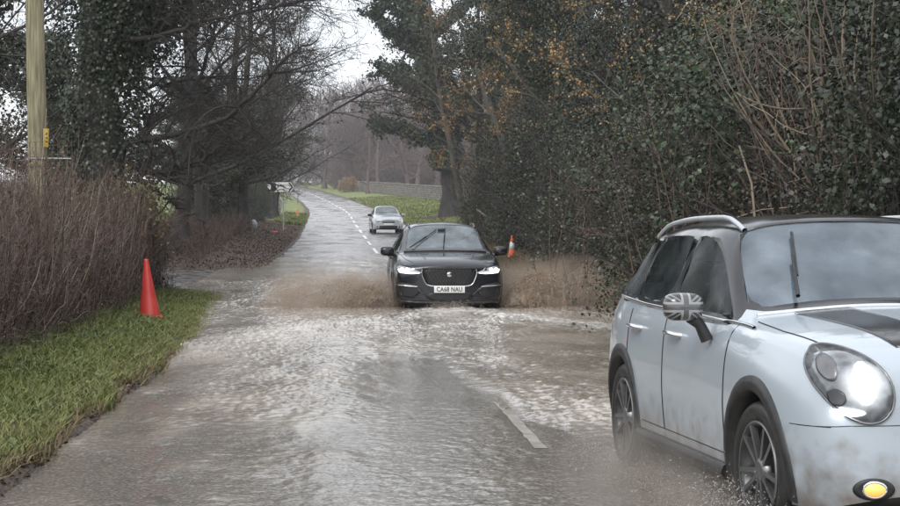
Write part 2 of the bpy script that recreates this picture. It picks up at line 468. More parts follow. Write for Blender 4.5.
sr.color_ramp.elements[0].position = .33; sr.color_ramp.elements[0].color = (.095, .082, .068, 1)
sr.color_ramp.elements[1].position = .70; sr.color_ramp.elements[1].color = (.32, .29, .255, 1)
n.links.new(stone.outputs[0], sr.inputs[0])
mt = n.nodes.new('ShaderNodeMix'); mt.data_type = 'RGBA'
n.links.new(th.outputs['Fac'], mt.inputs['Factor']); n.links.new(sr.outputs[0], mt.inputs['A']); n.links.new(mxx.outputs['Result'], mt.inputs['B'])
n.links.new(mt.outputs['Result'], b.inputs['Base Color'])
b.inputs['IOR'].default_value = 1.33; b.inputs['Roughness'].default_value = .09
b.inputs['Specular IOR Level'].default_value = .6
bp = n.nodes.new('ShaderNodeBump'); bp.inputs['Strength'].default_value = .35; bp.inputs['Distance'].default_value = .012
n.links.new(fine.outputs[0], bp.inputs['Height']); n.links.new(bp.outputs[0], b.inputs['Normal'])
tag(link_mesh('flood_water', me, wm, smooth=True), kind='structure')
# ================================================================== VEGETATION
bark_dark = mat('wet_dark_bark', (.016, .013, .012), (.048, .039, .033), scale=6, rough=.7, bump=.6, bscale=30, mapping=(1, 1, .25))
bark_pole = mat('weathered_pole_timber', (.13, .115, .07), (.34, .30, .185), scale=9, rough=.8, bump=.9, bscale=22, mapping=(3, 3, .22))
bark_grey = mat('grey_green_bark', (.07, .065, .055), (.14, .13, .105), scale=4, rough=.75, bump=.6, bscale=24, mapping=(1, 1, .3))
bark_far = mat('purple_brown_bark', (.085, .052, .054), (.14, .092, .088), scale=.3, rough=.8)
stem_m = mat('bramble_stems', (.046, .027, .024), (.165, .105, .082), scale=2.5, rough=.6, island=True)
stem_pale = mat('pale_dead_stems', (.12, .095, .07), (.27, .22, .16), scale=2, rough=.7, island=True)
ivy_m = ramp_multi(mat('ivy_leaf', (0, 0, 0), scale=.55, rough=.38, island=True), [(.2, (.014, .017, .013)), (.5, (.024, .035, .015)), (.75, (.044, .060, .023)), (.95, (.10, .095, .042))])
ivy_light = ramp_multi(mat('fresh_ivy_leaf', (0, 0, 0), scale=.7, rough=.35, island=True), [(.2, (.028, .040, .022)), (.6, (.050, .078, .034)), (.95, (.10, .13, .06))])
conif_m = ramp_multi(mat('yew_spray', (0, 0, 0), scale=.4, rough=.5, island=True), [(.2, (.016, .026, .016)), (.6, (.032, .050, .028)), (.95, (.060, .078, .040))])
brown_leaf = ramp_multi(mat('withered_leaf', (0, 0, 0), scale=1.2, rough=.6, island=True), [(.2, (.13, .075, .03)), (.5, (.29, .17, .065)), (.95, (.46, .30, .13))])
drab_leaf = ramp_multi(mat('drab_olive_leaf', (0, 0, 0), scale=1.2, rough=.6, island=True), [(.2, (.04, .032, .022)), (.6, (.085, .068, .040)), (.95, (.18, .15, .075))])
litter_m = ramp_multi(mat('fallen_leaf', (0, 0, 0), scale=1.5, rough=.5, island=True), [(.15, (.035, .022, .016)), (.55, (.09, .055, .035)), (.95, (.19, .12, .07))])
grass_m = ramp_multi(mat('verge_grass', (0, 0, 0), scale=.9, rough=.5, island=True), [(.15, (.075, .10, .026)), (.55, (.165, .19, .05)), (.88, (.24, .26, .075)), (.99, (.34, .28, .13))])
weed_m = ramp_multi(mat('verge_weed_leaf', (0, 0, 0), scale=1.3, rough=.45, island=True), [(.15, (.07, .10, .028)), (.6, (.16, .205, .055)), (.95, (.28, .32, .11))])
dry_m = ramp_multi(mat('dry_grass', (0, 0, 0), scale=1.0, rough=.6, island=True), [(.15, (.09, .07, .035)), (.6, (.20, .155, .075)), (.95, (.33, .27, .15))])

def paths(P0, D0, L, K, wob, grav, rng):
    N = len(P0); P = np.zeros((N, K, 3)); P[:, 0] = P0; d = unit(D0)
    st = (L / (K - 1))[:, None]
    for k in range(1, K):
        d = unit(d + wob * rng.normal(size=(N, 3)) + np.array([0, 0, grav]))
        P[:, k] = P[:, k - 1] + d * st
    return P
def taper(r0, K, end=.25):
    return r0[:, None] * np.linspace(1, end, K)[None, :]
def kids(P, R, n, t0, t1, ang0, ang1, rng, rr=.55):
    N, K, _ = P.shape
    i = np.repeat(np.arange(N), n); t = rng.uniform(t0, t1, len(i)) * (K - 1)
    k = np.minimum(t.astype(int), K - 2); f = (t - k)[:, None]
    p = P[i, k] * (1 - f) + P[i, k + 1] * f
    tan = unit(P[i, k + 1] - P[i, k])
    r = R[i, k] * (1 - f[:, 0]) + R[i, k + 1] * f[:, 0]
    q = rng.normal(size=(len(i), 3)); q = unit(q - (q * tan).sum(-1, keepdims=True) * tan)
    a = rng.uniform(ang0, ang1, len(i))[:, None]
    return p, np.cos(a) * tan + np.sin(a) * q, r * rr, t / (K - 1), i
def along(P, R, n, rng):
    """n random points spread along many tubes by length: point, tangent, radius"""
    N, K, _ = P.shape
    seg = np.linalg.norm(P[:, 1:] - P[:, :-1], axis=-1).ravel(); c = np.cumsum(seg); c /= c[-1]
    s = np.searchsorted(c, rng.uniform(size=n)); i, k = s // (K - 1), s % (K - 1)
    f = rng.uniform(size=(n, 1))
    return P[i, k] * (1 - f) + P[i, k + 1] * f, unit(P[i, k + 1] - P[i, k]), R[i, k]

def skeleton(seed, H, r0, n=(14, 8, 7, 5), first=.25, spread=.42, lean=(0, 0), up=.05, wob=.10, kk=(14, 9, 7, 5, 4), ang=(.8, 1.35)):
    rng = rng_(seed)
    lv = []
    P = paths(np.zeros((1, 3)), np.array([[lean[0], lean[1], 1.0]]), np.array([H]), kk[0], .05, .02, rng); R = taper(np.array([r0]), kk[0], .18)
    R[:, 0] *= 1.35
    lv.append((P, R))
    for j, nn in enumerate(n):
        p, d, r, t, i = kids(P, R, nn, first if j == 0 else .15, 1.0, *(ang if j == 0 else (.5, 1.15)), rng, rr=.38 if j == 0 else .6)
        if j == 0: L = H * spread * (1.15 - t * .75) * rng.uniform(.7, 1.2, len(p))
        else: L = Lp[i] * rng.uniform(.28, .5, len(p))
        r = np.maximum(r, .0045 if j > 1 else .012)
        P = paths(p, d, L, kk[j + 1], wob * (1 + .4 * j), up * (1 if j == 0 else .5), rng); R = taper(r, kk[j + 1], .3)
        Lp = L
        lv.append((P, R))
    return lv

def wood_geo(lv, sides=(10, 6, 4, 3, 3)):
    g = Geo()
    for (P, R), s in zip(lv, sides): g.tubes(P, R, s)
    return g
def trunk_rings(P, R, sides=12, flare=.5, seed=0):
    """stout trunk with root flare and uneven section"""
    g = Geo(); g.tubes(P, R, sides)
    V = g.V[0].reshape(P.shape[1], sides, 3)
    c = P[0][:, None, :]; h = V[:, :, 2:3] - P[0, 0, 2]
    a = np.arctan2(V[:, :, 1:2] - c[..., 1:2], V[:, :, 0:1] - c[..., 0:1])
    k = 1 + .10 * np.sin(3 * a + seed) + .06 * np.sin(7 * a + 2 * seed + h * .7) + flare * np.exp(-np.maximum(h, 0) / .5) * (1 + .35 * np.sin(5 * a + seed))
    V2 = c + (V - c) * k; V2[..., 2] = V[..., 2]
    g.V[0] = V2.reshape(-1, 3); return g
def ivy_cloud(g, P, R, n, thick, s0, s1, rng, droop=.5, clump=1.0):
    p, t, r = along(P, R, n, rng)
    q = rng.normal(size=(n, 3)); q = unit(q - (q * t).sum(-1, keepdims=True) * t)
    az = np.arctan2(q[:, 1], q[:, 0])
    lump = .6 + clump * np.clip(perlin(az * 1.4 + p[:, 0] * .8, p[:, 2] * 1.1 + p[:, 1] * .7, 7) + .25, 0, 1)
    off = r + thick * lump * rng.uniform(.15, 1.0, n) ** .6
    C = p + q * off[:, None]
    g.leaves(C, q + np.array([0, 0, droop]) + .55 * rng.normal(size=(n, 3)), rng.uniform(s0, s1, n), rng=rng, width=.42)
def clumps(g, centres, per, rad, s0, s1, rng, width=.38, flat=.7):
    n = len(centres) * per
    off = rng.normal(size=(n, 3)) * rad * np.repeat(rng.uniform(.6, 1.3, len(centres)), per)[:, None]; off[:, 2] *= flat
    C = np.repeat(centres, per, 0) + off
    g.leaves(C, unit(off + 1e-6) + np.array([0, 0, .7]) + .6 * rng.normal(size=(n, 3)), rng.uniform(s0, s1, n), rng=rng, width=width)

def plant(proto, loc, rz, s=1.0, label=None, group=None, first=False, tilt=(0, 0), sz=None):
    o = proto if first else copy_tree(proto)
    o.location = (loc[0], loc[1] * K, loc[2]); o.rotation_euler = (tilt[0], tilt[1], rz)
    o.scale = (s, s, sz or s)
    if label: o['label'] = label
    if group: o['group'] = group
    return o

# ---------------------------------------------------------------- prototypes
def proto_bare(seed, H, r0, n, spread, first, bark, name, cat='tree', up=.05, leaf=None, nleaf=0, ang=(.8, 1.35), lean=(0, 0), wob=.10):
    lv = skeleton(seed, H, r0, n, first, spread, up=up, ang=ang, lean=lean, wob=wob)
    root = empty(name); tag(root, None, cat)
    trunk_rings(*lv[0], seed=seed).build('trunk', bark, root, smooth=True)
    g = Geo()
    for (P, R), s in zip(lv[1:], (6, 4, 3, 3)): g.tubes(P, R, s)
    tag(g.build('crown', bark, root), kind='stuff')
    if nleaf:
        rng = rng_(seed + 1); g = Geo(); p, t, r = along(*lv[-1], nleaf, rng)
        g.leaves(p + rng.normal(size=p.shape) * .05, rng.normal(size=p.shape), rng.uniform(.05, .10, nleaf), rng=rng)
        tag(g.build('leaves', leaf, root), kind='stuff')
    return root, lv

def proto_ivy(seed, H, r0, name, nleaf=26000, s=(.08, .14), thick=.55, n=(13, 6, 5), spread=.34, first=.12, leaf=None, low=0.0, lean=(0, 0), twigs=True):
    lv = skeleton(seed, H, r0, n, first, spread, lean=lean)
    rng = rng_(seed + 5)
    root = empty(name); tag(root, None, 'tree')
    trunk_rings(*lv[0], seed=seed, flare=.28).build('trunk', bark_dark, root, smooth=True)
    g = Geo()
    for (P, R), sd in zip(lv[1:], (6, 4, 3, 3)): g.tubes(P, R, sd)
    tag(g.build('crown', bark_dark, root), kind='stuff')
    g = Geo()
    k0 = int(lv[0][0].shape[1] * low / H + .99)
    ivy_cloud(g, lv[0][0][:, k0:], lv[0][1][:, k0:], int(nleaf * .38), thick, *s, rng)
    ivy_cloud(g, *lv[1], int(nleaf * .34), thick * .7, *s, rng)
    c, _, _ = along(*lv[2], int(nleaf * .28 / 45), rng)
    clumps(g, c, 45, .30, *s, rng)
    tag(g.build('ivy', leaf or ivy_m, root), kind='stuff')
    return root, lv

def proto_bush(seed, h, rad, nstem, nleaf, leafmat, name, s=(.05, .09), stemm=None, cluster=60, flat=.8, shell=.55):
    rng = rng_(seed); root = empty(name); tag(root, None, 'bush')
    a = rng.uniform(0, 2 * PI, nstem); rr = rad * .55 * np.sqrt(rng.uniform(0, 1, nstem))
    P0 = np.stack([rr * np.cos(a), rr * np.sin(a), np.zeros(nstem) - .1], -1)
    D = np.stack([np.cos(a) * .25, np.sin(a) * .25, np.ones(nstem)], -1) + .28 * rng.normal(size=(nstem, 3))
    P = paths(P0, D, rng.uniform(.4, .95, nstem) * h, 9, .16, .0, rng); R = taper(rng.uniform(.005, .015, nstem), 9)
    p, d, r, t, i = kids(P, R, 5, .25, 1, .4, 1.1, rng, .55)
    P2 = paths(p, d, rng.uniform(.12, .32, len(p)) * h, 6, .22, -.03, rng); R2 = taper(np.maximum(r, .004), 6)
    g = Geo(); g.tubes(P, R, 4); g.tubes(P2, R2, 3)
    tag(g.build('stems', stemm or stem_m, root), kind='stuff')
    if nleaf:
        g = Geo(); k = nleaf // cluster
        u = unit(rng.normal(size=(k, 3))); u[:, 2] = np.abs(u[:, 2]) * 1.0
        f = rng.uniform(shell, 1.0, k)[:, None] ** .7
        lump = 1 + .28 * perlin(u[:, 0] * 2.2 + seed, u[:, 1] * 2.2 + u[:, 2] * 1.7, seed)[:, None]
        c = u * f * lump * np.array([rad, rad, h * .95]) + np.array([0, 0, h * .06])
        clumps(g, c, cluster, rad * .095, s[0] * .7, s[1] * 1.15, rng, flat=flat)
        tag(g.build('foliage', leafmat, root), kind='stuff')
    return root

# ---------------------------------------------------------------- left: big ivy tree, pole, bare trees
IVYG = 'ivy clad roadside trees'
ivyA, lvA = proto_ivy(11, 13, .42, 'ivy_tree', nleaf=70000, s=(.05, .095), thick=.70, n=(12, 6, 4), spread=.26, first=.30)
plant(ivyA, (-4.55, 26.0, g1(-4.55, 26) - .1), .4, 1, 'massive ivy covered trunk behind the bramble hedge and beside the pole', first=True)
def bough(pts, r0, r1, seed, n2=26, n3=8, n4=4, L=1.5):
    """a long curved limb through world points, with side branches and twigs"""
    rng = rng_(seed); pts = np.array(pts, float)
    t = np.linspace(0, 1, len(pts)); tt = np.linspace(0, 1, 24)
    P = np.stack([np.interp(tt, t, pts[:, k]) for k in range(3)], -1)
    for _ in range(3): P[1:-1] = (P[:-2] + 2 * P[1:-1] + P[2:]) / 4
    P = (P + .03 * rng.normal(size=P.shape))[None]; R = np.linspace(r0, r1, 24)[None]
    lv = [(P, R)]
    for nn, ll, kk in ((n2, L, 7), (n3, L * .45, 5), (n4, L * .22, 4)):
        p, d, r, _, _ = kids(*lv[-1], nn, .12, 1, .5, 1.2, rng, .55)
        PP = paths(p, d, ll * rng.uniform(.5, 1.25, len(p)), kk, .16, .02, rng)
        lv.append((PP, taper(np.maximum(r, .0045), kk)))
    return lv
def W(px, py, Y): return ((px - 345) * Y / 1350, Y * K, CAM_H + (199 - py) * Y / 1350)
g = Geo()
for pts, r0, r1, sd in (
    ([W(118, 150, 26), W(150, 137, 25.8), W(200, 132, 25.2), W(240, 108, 24.6), W(268, 78, 24), W(290, 52, 23.5), W(318, 38, 23)], .075, .010, 1),
    ([W(120, 160, 26), W(155, 118, 26.2), W(185, 100, 26.5), W(203, 72, 26.8), W(214, 38, 27), W(226, 6, 27.3), W(240, -40, 27.6)], .065, .02, 2),
    ([W(120, 40, 26), W(160, 35, 25), W(205, 22, 24.5), W(250, 12, 24), W(300, 2, 23.5), W(345, -8, 23)], .05, .012, 3),
    ([W(110, -10, 26), W(160, 0, 25), W(215, -12, 24), W(280, -25, 23.6), W(340, -30, 23)], .05, .012, 4),
    ([W(125, 165, 26), W(160, 172, 25.5), W(185, 168, 25.2), W(215, 150, 25), W(240, 140, 25)], .07, .015, 5),
    ([W(125, 90, 26), W(160, 86, 26.6), W(200, 78, 27), W(245, 80, 27.4), W(290, 70, 27.8)], .04, .010, 6),
    ([W(140, 178, 25.6), W(165, 198, 25.2), W(185, 210, 25), W(205, 222, 24.8)], .05, .02, 8)):
    lv = bough(pts, r0, r1, sd, n2=30 if sd != 8 else 8, n3=8, n4=5, L=1.5 if sd != 8 else .5)
    for (P, R), s in zip(lv, (8, 4, 3, 3)): g.tubes(P, R, s)
o = g.build('limbs', bark_dark, None); o.parent = ivyA; o.matrix_parent_inverse = Matrix.LocRotScale(ivyA.location, ivyA.rotation_euler, ivyA.scale).inverted()
tag(o, kind='stuff')

bareA, lvbA = proto_bare(21, 12, .24, (15, 9, 7, 5), .46, .16, bark_dark, 'bare_tree', up=.06, leaf=drab_leaf, nleaf=2600)
bareB, lvbB = proto_bare(22, 13, .28, (15, 9, 8, 4), .42, .12, bark_dark, 'bare_tree', up=.02, leaf=drab_leaf, nleaf=4200)
ivyB, _ = proto_ivy(12, 11, .30, 'ivy_tree', nleaf=30000, s=(.09, .15), thick=.7, n=(14, 7, 5), spread=.36, first=.10)
plant(ivyB, (-5.6, 52, g1(-5.6, 52) - .1), 0, 1, 'dark ivy smothered tree over the leaf bank left of the road', first=True, sz=.55)
plant(ivyB, (-6.9, 70, g1(-6.9, 70) - .1), 2.1, 1.0, 'dark ivy smothered tree standing just before the white direction sign', sz=.62)
plant(ivyB, (-6.2, 104, g1(-6.2, 104) - .1), 4.0, 1.05, 'ivy tree where the road bends out of sight behind the sign')
plant(ivyB, (-8.6, 42, g1(-8.6, 42) - .1), 1.2, .95, 'ivy covered tree seen through the boughs behind the brambles', sz=.6)
plant(ivyB, (-9.6, 31, g1(-9.6, 31) - .1), 5.2, .9, 'ragged ivy tree left of the utility pole at the picture edge')
plant(bareA, (-4.9, 40, g1(-4.9, 40) - .1), 0, 1, 'bare twiggy tree overhanging the side lane mouth', first=True)
plant(bareB, (-5.0, 47, g1(-5, 47) - .1), 1.4, 1, 'bare spreading tree on the leaf bank past the lane', first=True)
plant(bareA, (-4.6, 60, g1(-4.6, 60) - .1), 4.3, 1.0, 'bare tree arching over the road above the white sack')
plant(bareB, (-5.2, 80, g1(-5.2, 80) - .1), 3.4, 1.05, 'bare tree beside the road just beyond the direction sign')
plant(bareA, (-4.9, 93, g1(-4.9, 93) - .1), 5.0, 1.0, 'small bare tree behind the distant orange cone')
plant(bareB, (-7.4, 36, g1(-7.4, 36) - .1), 4.1, .9, 'bare tree among the ivy trunks behind the brambles')
plant(bareA, (-8.0, 25, g1(-8, 25) - .1), .9, .85, 'bare tangled tree behind the utility pole')
plant(bareB, (-7.2, 120, g1(-7.2, 120) - .1), 1.9, 1.0, 'bare tree at the far left bend of the road')
plant(bareA, (-10.5, 48, g1(-10.5, 48) - .1), 3.0, .95, 'bare tree at the edge of the pale field')
plant(bareB, (-5.6, 66, g1(-5.6, 66) - .1), 2.7, 1.05, 'bare tree behind the red litter with twigs hanging over the road')
plant(ivyB, (-5.4, 60, g1(-5.4, 60) - .1), 3.3, .8, 'short ivy clad trunk directly behind the white sack', sz=.5)
plant(bareA, (-5.8, 108, g1(-5.8, 108) - .1), .4, 1.1, 'bare tree leaning over the far bend just left of the road')

# ---------------------------------------------------------------- right: wood
yew, _ = proto_ivy(31, 22, .52, 'evergreen_tree', nleaf=60000, s=(.16, .30), thick=.80, n=(22, 8, 5), spread=.30, first=.22, leaf=conif_m, low=1.6)
plant(yew, (7.4, 95, g1(7.4, 95) - .1), .7, 1, 'huge dark evergreen tree with flared trunk on the grass verge', first=True)
plant(yew, (11.5, 88, g1(11.5, 88) - .1), 2.9, .95, 'second dark evergreen filling the gap right of the verge trunk')
plant(yew, (12.5, 118, g1(12.5, 118) - .1), 4.4, .9, 'third dark evergreen standing back behind the verge trunk')
oakI, _ = proto_ivy(32, 13, .34, 'ivy_tree', nleaf=70000, s=(.04, .085), thick=.75, n=(15, 7, 5), spread=.36, first=.10)
rightI = [(8.6, 19, 0, .95, 'ivy tree rising behind the white car at the right edge'), (8.2, 26, 1.3, 1.0, 'ivy tree in the wood behind the white car roof rail'),
          (8.4, 34, 2.2, 1.0, 'ivy tree set back in the wood above the muddy spray'), (8.0, 43, 3.3, 1.05, 'ivy tree in the wood right of the black car'),
          (8.3, 54, 4.4, 1.15, 'tall ivy tree in the wood behind the fallen pale branch'), (8.8, 66, 5.2, 1.25, 'tall ivy tree next to the evergreen on the verge'),
          (11.5, 23, .8, 1.1, 'ivy tree deep in the wood behind the hanging vines'), (12, 31, 2.9, 1.15, 'ivy tree deep in the wood above the white car bonnet'),
          (12, 40, 4.9, 1.2, 'ivy tree deep in the middle of the wood'), (12.5, 52, 1.7, 1.3, 'ivy tree deep in the wood beyond the withered leaves'),
          (13, 72, 3.8, 1.35, 'ivy tree deep in the wood behind the evergreen'), (10.5, 14.5, 2.6, 1.0, 'ivy tree beyond the white car windscreen')]
for i, (x, y, r, s, lb) in enumerate(rightI):
    plant(oakI, (x, y, g1(x, y) - .1), r, s, lb, IVYG, first=(i == 0))
# understorey wall
bushA = proto_bush(41, 4.4, 1.9, 70, 36000, ivy_m, 'ivy_bush', s=(.03, .065), stemm=bark_dark, cluster=45)
bushB = proto_bush(42, 3.6, 1.7, 260, 11000, drab_leaf, 'twiggy_bush', s=(.022, .05), cluster=20, stemm=bark_dark)
bushC = proto_bush(43, 3.9, 1.8, 90, 26000, ivy_m, 'holly_bush', s=(.028, .06), shell=.35, stemm=bark_dark, cluster=40)
rngw = rng_(77)
words = ['behind the white car bonnet', 'behind the white car windscreen', 'behind the white car roof', 'above the white car roof rail', 'left of the white car', 'above the muddy spray', 'right of the black car',
         'beside the striped cone', 'behind the striped cone', 'near the pale fallen branch', 'past the fallen branch', 'near the evergreen trunk']
kinds = ['dark ivy bush', 'brown twiggy bush', 'dark holly bush']
first = {0: True, 1: True, 2: True}
seq = []
for k, y in enumerate(np.concatenate([np.arange(12.3, 40, 1.3), np.arange(41, 60, 1.9)])):
    seq.append((6.1 + .55 * math.sin(k * 2.1) + max(0, (y - 40)) * .075, y, [0, 2, 1, 0, 2, 0, 1, 2][k % 8]))
for k, y in enumerate(np.arange(14, 66, 2.4)): seq.append((8.6 + .4 * math.sin(k * 1.7) + max(0, (y - 40)) * .05, y, [0, 2, 0, 2][k % 4]))
protos = [bushA, bushB, bushC]
ORD = 'first second third fourth fifth sixth seventh eighth ninth tenth eleventh twelfth thirteenth fourteenth fifteenth sixteenth seventeenth eighteenth nineteenth twentieth'.split() + ['twenty ' + q for q in 'first second third fourth fifth sixth seventh eighth ninth'.split()]
cnt = {}
for x, y, kd in seq:
    if x < 7.6: x += 1.5 * math.exp(-((y - 38.5) / 4.5) ** 2) + .8 * math.exp(-((y - 25) / 4.5) ** 2)
    px = 345 + 1350 * x / y
    zone = words[int(np.clip((y - 12) / (66 - 12) * len(words), 0, len(words) - 1))]
    depth = 'at the wood edge' if (x - max(0, (y - 40)) * .075 - 1.5 * math.exp(-((y - 38.5) / 4.5) ** 2) - .8 * math.exp(-((y - 25) / 4.5) ** 2)) < 7.5 else 'behind the wood edge'
    sc_ = rngw.uniform(.85, 1.15) * (1.25 if x > 7.5 else 1)
    cnt[(kd, depth)] = cnt.get((kd, depth), 0) + 1
    plant(protos[kd], (x, y, g1(x, y) - .05), rngw.uniform(0, 6.28), sc_, kinds[kd] + ' ' + depth + ', ' + ORD[cnt[(kd, depth)] - 1] + ' of its kind from the white car', 'bushes along the right wood edge', first=first[kd], sz=sc_ * rngw.uniform(.9, 1.15))
    first[kd] = False
for i, (x, y, s, lb) in enumerate(((-5.4, 66, .75, 'dark holly bush at the foot of the left trunks behind the red litter'), (-6.0, 55, .8, 'dark holly bush on the bank below the ivy smothered tree'), (-5.6, 78, .8, 'dark holly bush behind the direction sign'), (-6.4, 90, .9, 'dark holly bush left of the distant orange cone'), (-8.5, 38, .7, 'dark holly bush left of the lane mouth under the boughs'))):
    plant(bushC, (x, y, g1(x, y) - .05), i * 1.3, s, lb, 'holly bushes under the left trees')
# low twiggy edge growth in front
edgeP = proto_bush(44, 1.25, .95, 170, 900, drab_leaf, 'bramble_bush', s=(.03, .06), cluster=12, stemm=stem_m)
f_ = True
for k, y in enumerate(np.concatenate([np.arange(13, 40, 1.45), np.arange(40.8, 60, 2.2)])):
    if abs(y - 40) < 4.2: continue
    x_off = .6 * math.exp(-((y - 25) / 4) ** 2)
    x = cx(y * K) + HALF + 1.45 + x_off + .3 * math.sin(k * 1.9) + max(0, y - 40) * .05
    plant(edgeP, (x, y, g1(x, y) - .04), k * 1.1, rngw.uniform(.8, 1.3), 'low brown bramble clump below the wood, ' + ORD[k] + ' from the white car', 'bramble clumps along the right verge', first=f_); f_ = False
# trees with withered leaves in front of the evergreen and the ivy
beech, _ = proto_bare(51, 10, .16, (14, 8, 6), .42, .25, bark_grey, 'leafy_tree', up=.03, leaf=brown_leaf, nleaf=5200)
plant(beech, (6.6, 50, g1(6.6, 50)), .5, 1.0, 'slender tree with withered orange leaves in front of the dark evergreen', first=True, tilt=(0, -.22))
plant(beech, (6.4, 38, g1(6.4, 38)), 2.5, .95, 'slender tree with withered orange leaves right of the black car', tilt=(0, -.15))
plant(beech, (6.9, 24, g1(6.9, 24)), 4.0, .75, 'small tree with a few yellow leaves above the white car', tilt=(0, -.1))
drabT, _ = proto_bare(52, 11, .2, (16, 9, 7), .44, .2, bark_dark, 'leafy_tree', up=.0, leaf=drab_leaf, nleaf=9000)
plant(drabT, (6.5, 60, g1(6.5, 60)), 1.0, 1.1, 'bushy tree with olive brown leaves between the evergreen and the wood', first=True, tilt=(0, -.2))
plant(drabT, (7.2, 30, g1(7.2, 30)), 3.2, .9, 'tree with drab olive leaves in the middle of the wood')
plant(drabT, (7.4, 17.5, g1(7.4, 17.5)), 5.2, .8, 'tree with drab leaves behind the hanging vines at right')
# long limbs reaching over the road from the right
g = Geo()
for pts, r0, r1, sd in (([W(500, 128, 62), W(455, 110, 61), W(420, 96, 60), W(385, 88, 59), W(350, 97, 58), W(322, 104, 57.5)], .075, .012, 61),
                        ([W(500, 138, 62), W(460, 122, 61), W(425, 106, 60), W(392, 95, 59.5), W(360, 92, 59)], .065, .012, 62),
                        ([W(495, 150, 62), W(450, 132, 61), W(415, 118, 60.5), W(380, 112, 60)], .07, .02, 63)):
    lv = bough(pts, r0, r1, sd, n2=22, n3=7, n4=4, L=1.3)
    for (P, R), s in zip(lv, (7, 4, 3, 3)): g.tubes(P, R, s)
archb = empty('leaning_tree', (8.6, 62.3 * K, g1(8.6, 62.3)))
tag(archb, 'leaning dark tree whose long bare limbs arch across the road', 'tree')
P = np.array([W(560, 215, 62.5), W(545, 180, 62.4), W(525, 150, 62.2), W(500, 130, 62)])[None]
lb = g.build('limbs', bark_dark); lb.parent = archb; lb.location = -Vector(archb.location); tag(lb, kind='stuff')
g = Geo(); g.tubes(P, np.array([[.22, .18, .14, .10]]), 9); tk = g.build('trunk', bark_dark, smooth=True); tk.parent = archb; tk.location = -Vector(archb.location)

# pale hanging vines at the right edge, a bare pale shrub and two trunks seen between the leaves
def vine_tangle(name, label, starts, n, seed, L, grav, m, wob=.2, r=(.006, .016), kids_n=2):
    rng = rng_(seed); i = rng.integers(0, len(starts), n); P0 = np.array(starts)[i] + rng.normal(size=(n, 3)) * np.array([.18, .35, .5])
    D = rng.normal(size=(n, 3)) * np.array([.6, .4, .5]) + np.array([-.25, -.1, grav])
    P = paths(P0, D, rng.uniform(.5, 1.1, n) * L, 12, wob, grav * .12, rng); R = taper(rng.uniform(*r, n), 12, .4)
    g = Geo(); g.tubes(P, R, 4)
    p, d, rr_, _, _ = kids(P, R, kids_n, .2, 1, .4, 1.1, rng, .6)
    g.tubes(paths(p, d, rng.uniform(.15, .4, len(p)) * L, 6, .25, grav * .1, rng), taper(np.maximum(rr_, .003), 6), 3)
    c = np.array(starts).mean(0)
    o = empty(name, (c[0], c[1], float(gz(c[0], c[1])))); tag(o, label, 'vine')
    s = g.build('stems', m, o); s.location = -Vector(o.location); tag(s, kind='stuff')
    return o
vine_tangle('hanging_vine', 'pale hanging vine tangle high above the white car roof', [W(775, -5, 15.5), W(765, 15, 15.5), W(785, 30, 15.5)], 48, 71, 1.5, -.55, stem_pale, r=(.003, .009))
vine_tangle('climbing_vine', 'thick pale vine stems climbing a trunk near the right edge', [W(845, 210, 13.2), W(850, 210, 13.2), W(842, 205, 13.2)], 26, 72, 2.6, .9, stem_pale, wob=.10, r=(.010, .024))
vine_tangle('trailing_vine', 'thin pale stems sagging sideways at the far right edge', [W(870, 110, 13.0), W(885, 130, 13.0), W(860, 140, 13)], 20, 73, 1.3, -.15, stem_pale, wob=.2)
vine_tangle('trailing_vine', 'fine grey twigs arching over the ivy left of the vines', [W(740, 175, 15.4), W(715, 170, 15.6), W(760, 190, 15.4)], 60, 74, 1.0, .15, stem_m, wob=.22, r=(.002, .005))
vine_tangle('trailing_vine', 'fine brown twigs arching above the spray beside the wood', [W(640, 200, 19.0), W(600, 215, 21), W(665, 210, 18.5)], 50, 75, 1.2, .25, stem_m, wob=.2, r=(.003, .009))
for k, (px, Y, r, lb) in enumerate(((878, 14.6, .17, 'straight grey trunk at the right edge behind the pale vines'), (822, 15.4, .20, 'dark mossy trunk half hidden by ivy above the white car windscreen'), (468, 58, .17, 'pale straight trunk showing through dark leaves near the evergreen'))):
    x = (px - 345) * Y / 1350; H = 8 if k < 2 else 11
    lv = skeleton(90 + k, H, r, (7, 5, 4), .45, .3)
    t = empty('woodland_tree', (x, Y * K, g1(x, Y) - .1)); tag(t, lb, 'tree')
    trunk_rings(*lv[0], seed=k).build('trunk', bark_grey if k != 1 else bark_dark, t, smooth=True)
    gg = Geo()
    for (P_, R_), sd_ in zip(lv[1:], (5, 4, 3)): gg.tubes(P_, R_, sd_)
    tag(gg.build('crown', bark_grey, t), kind='stuff')
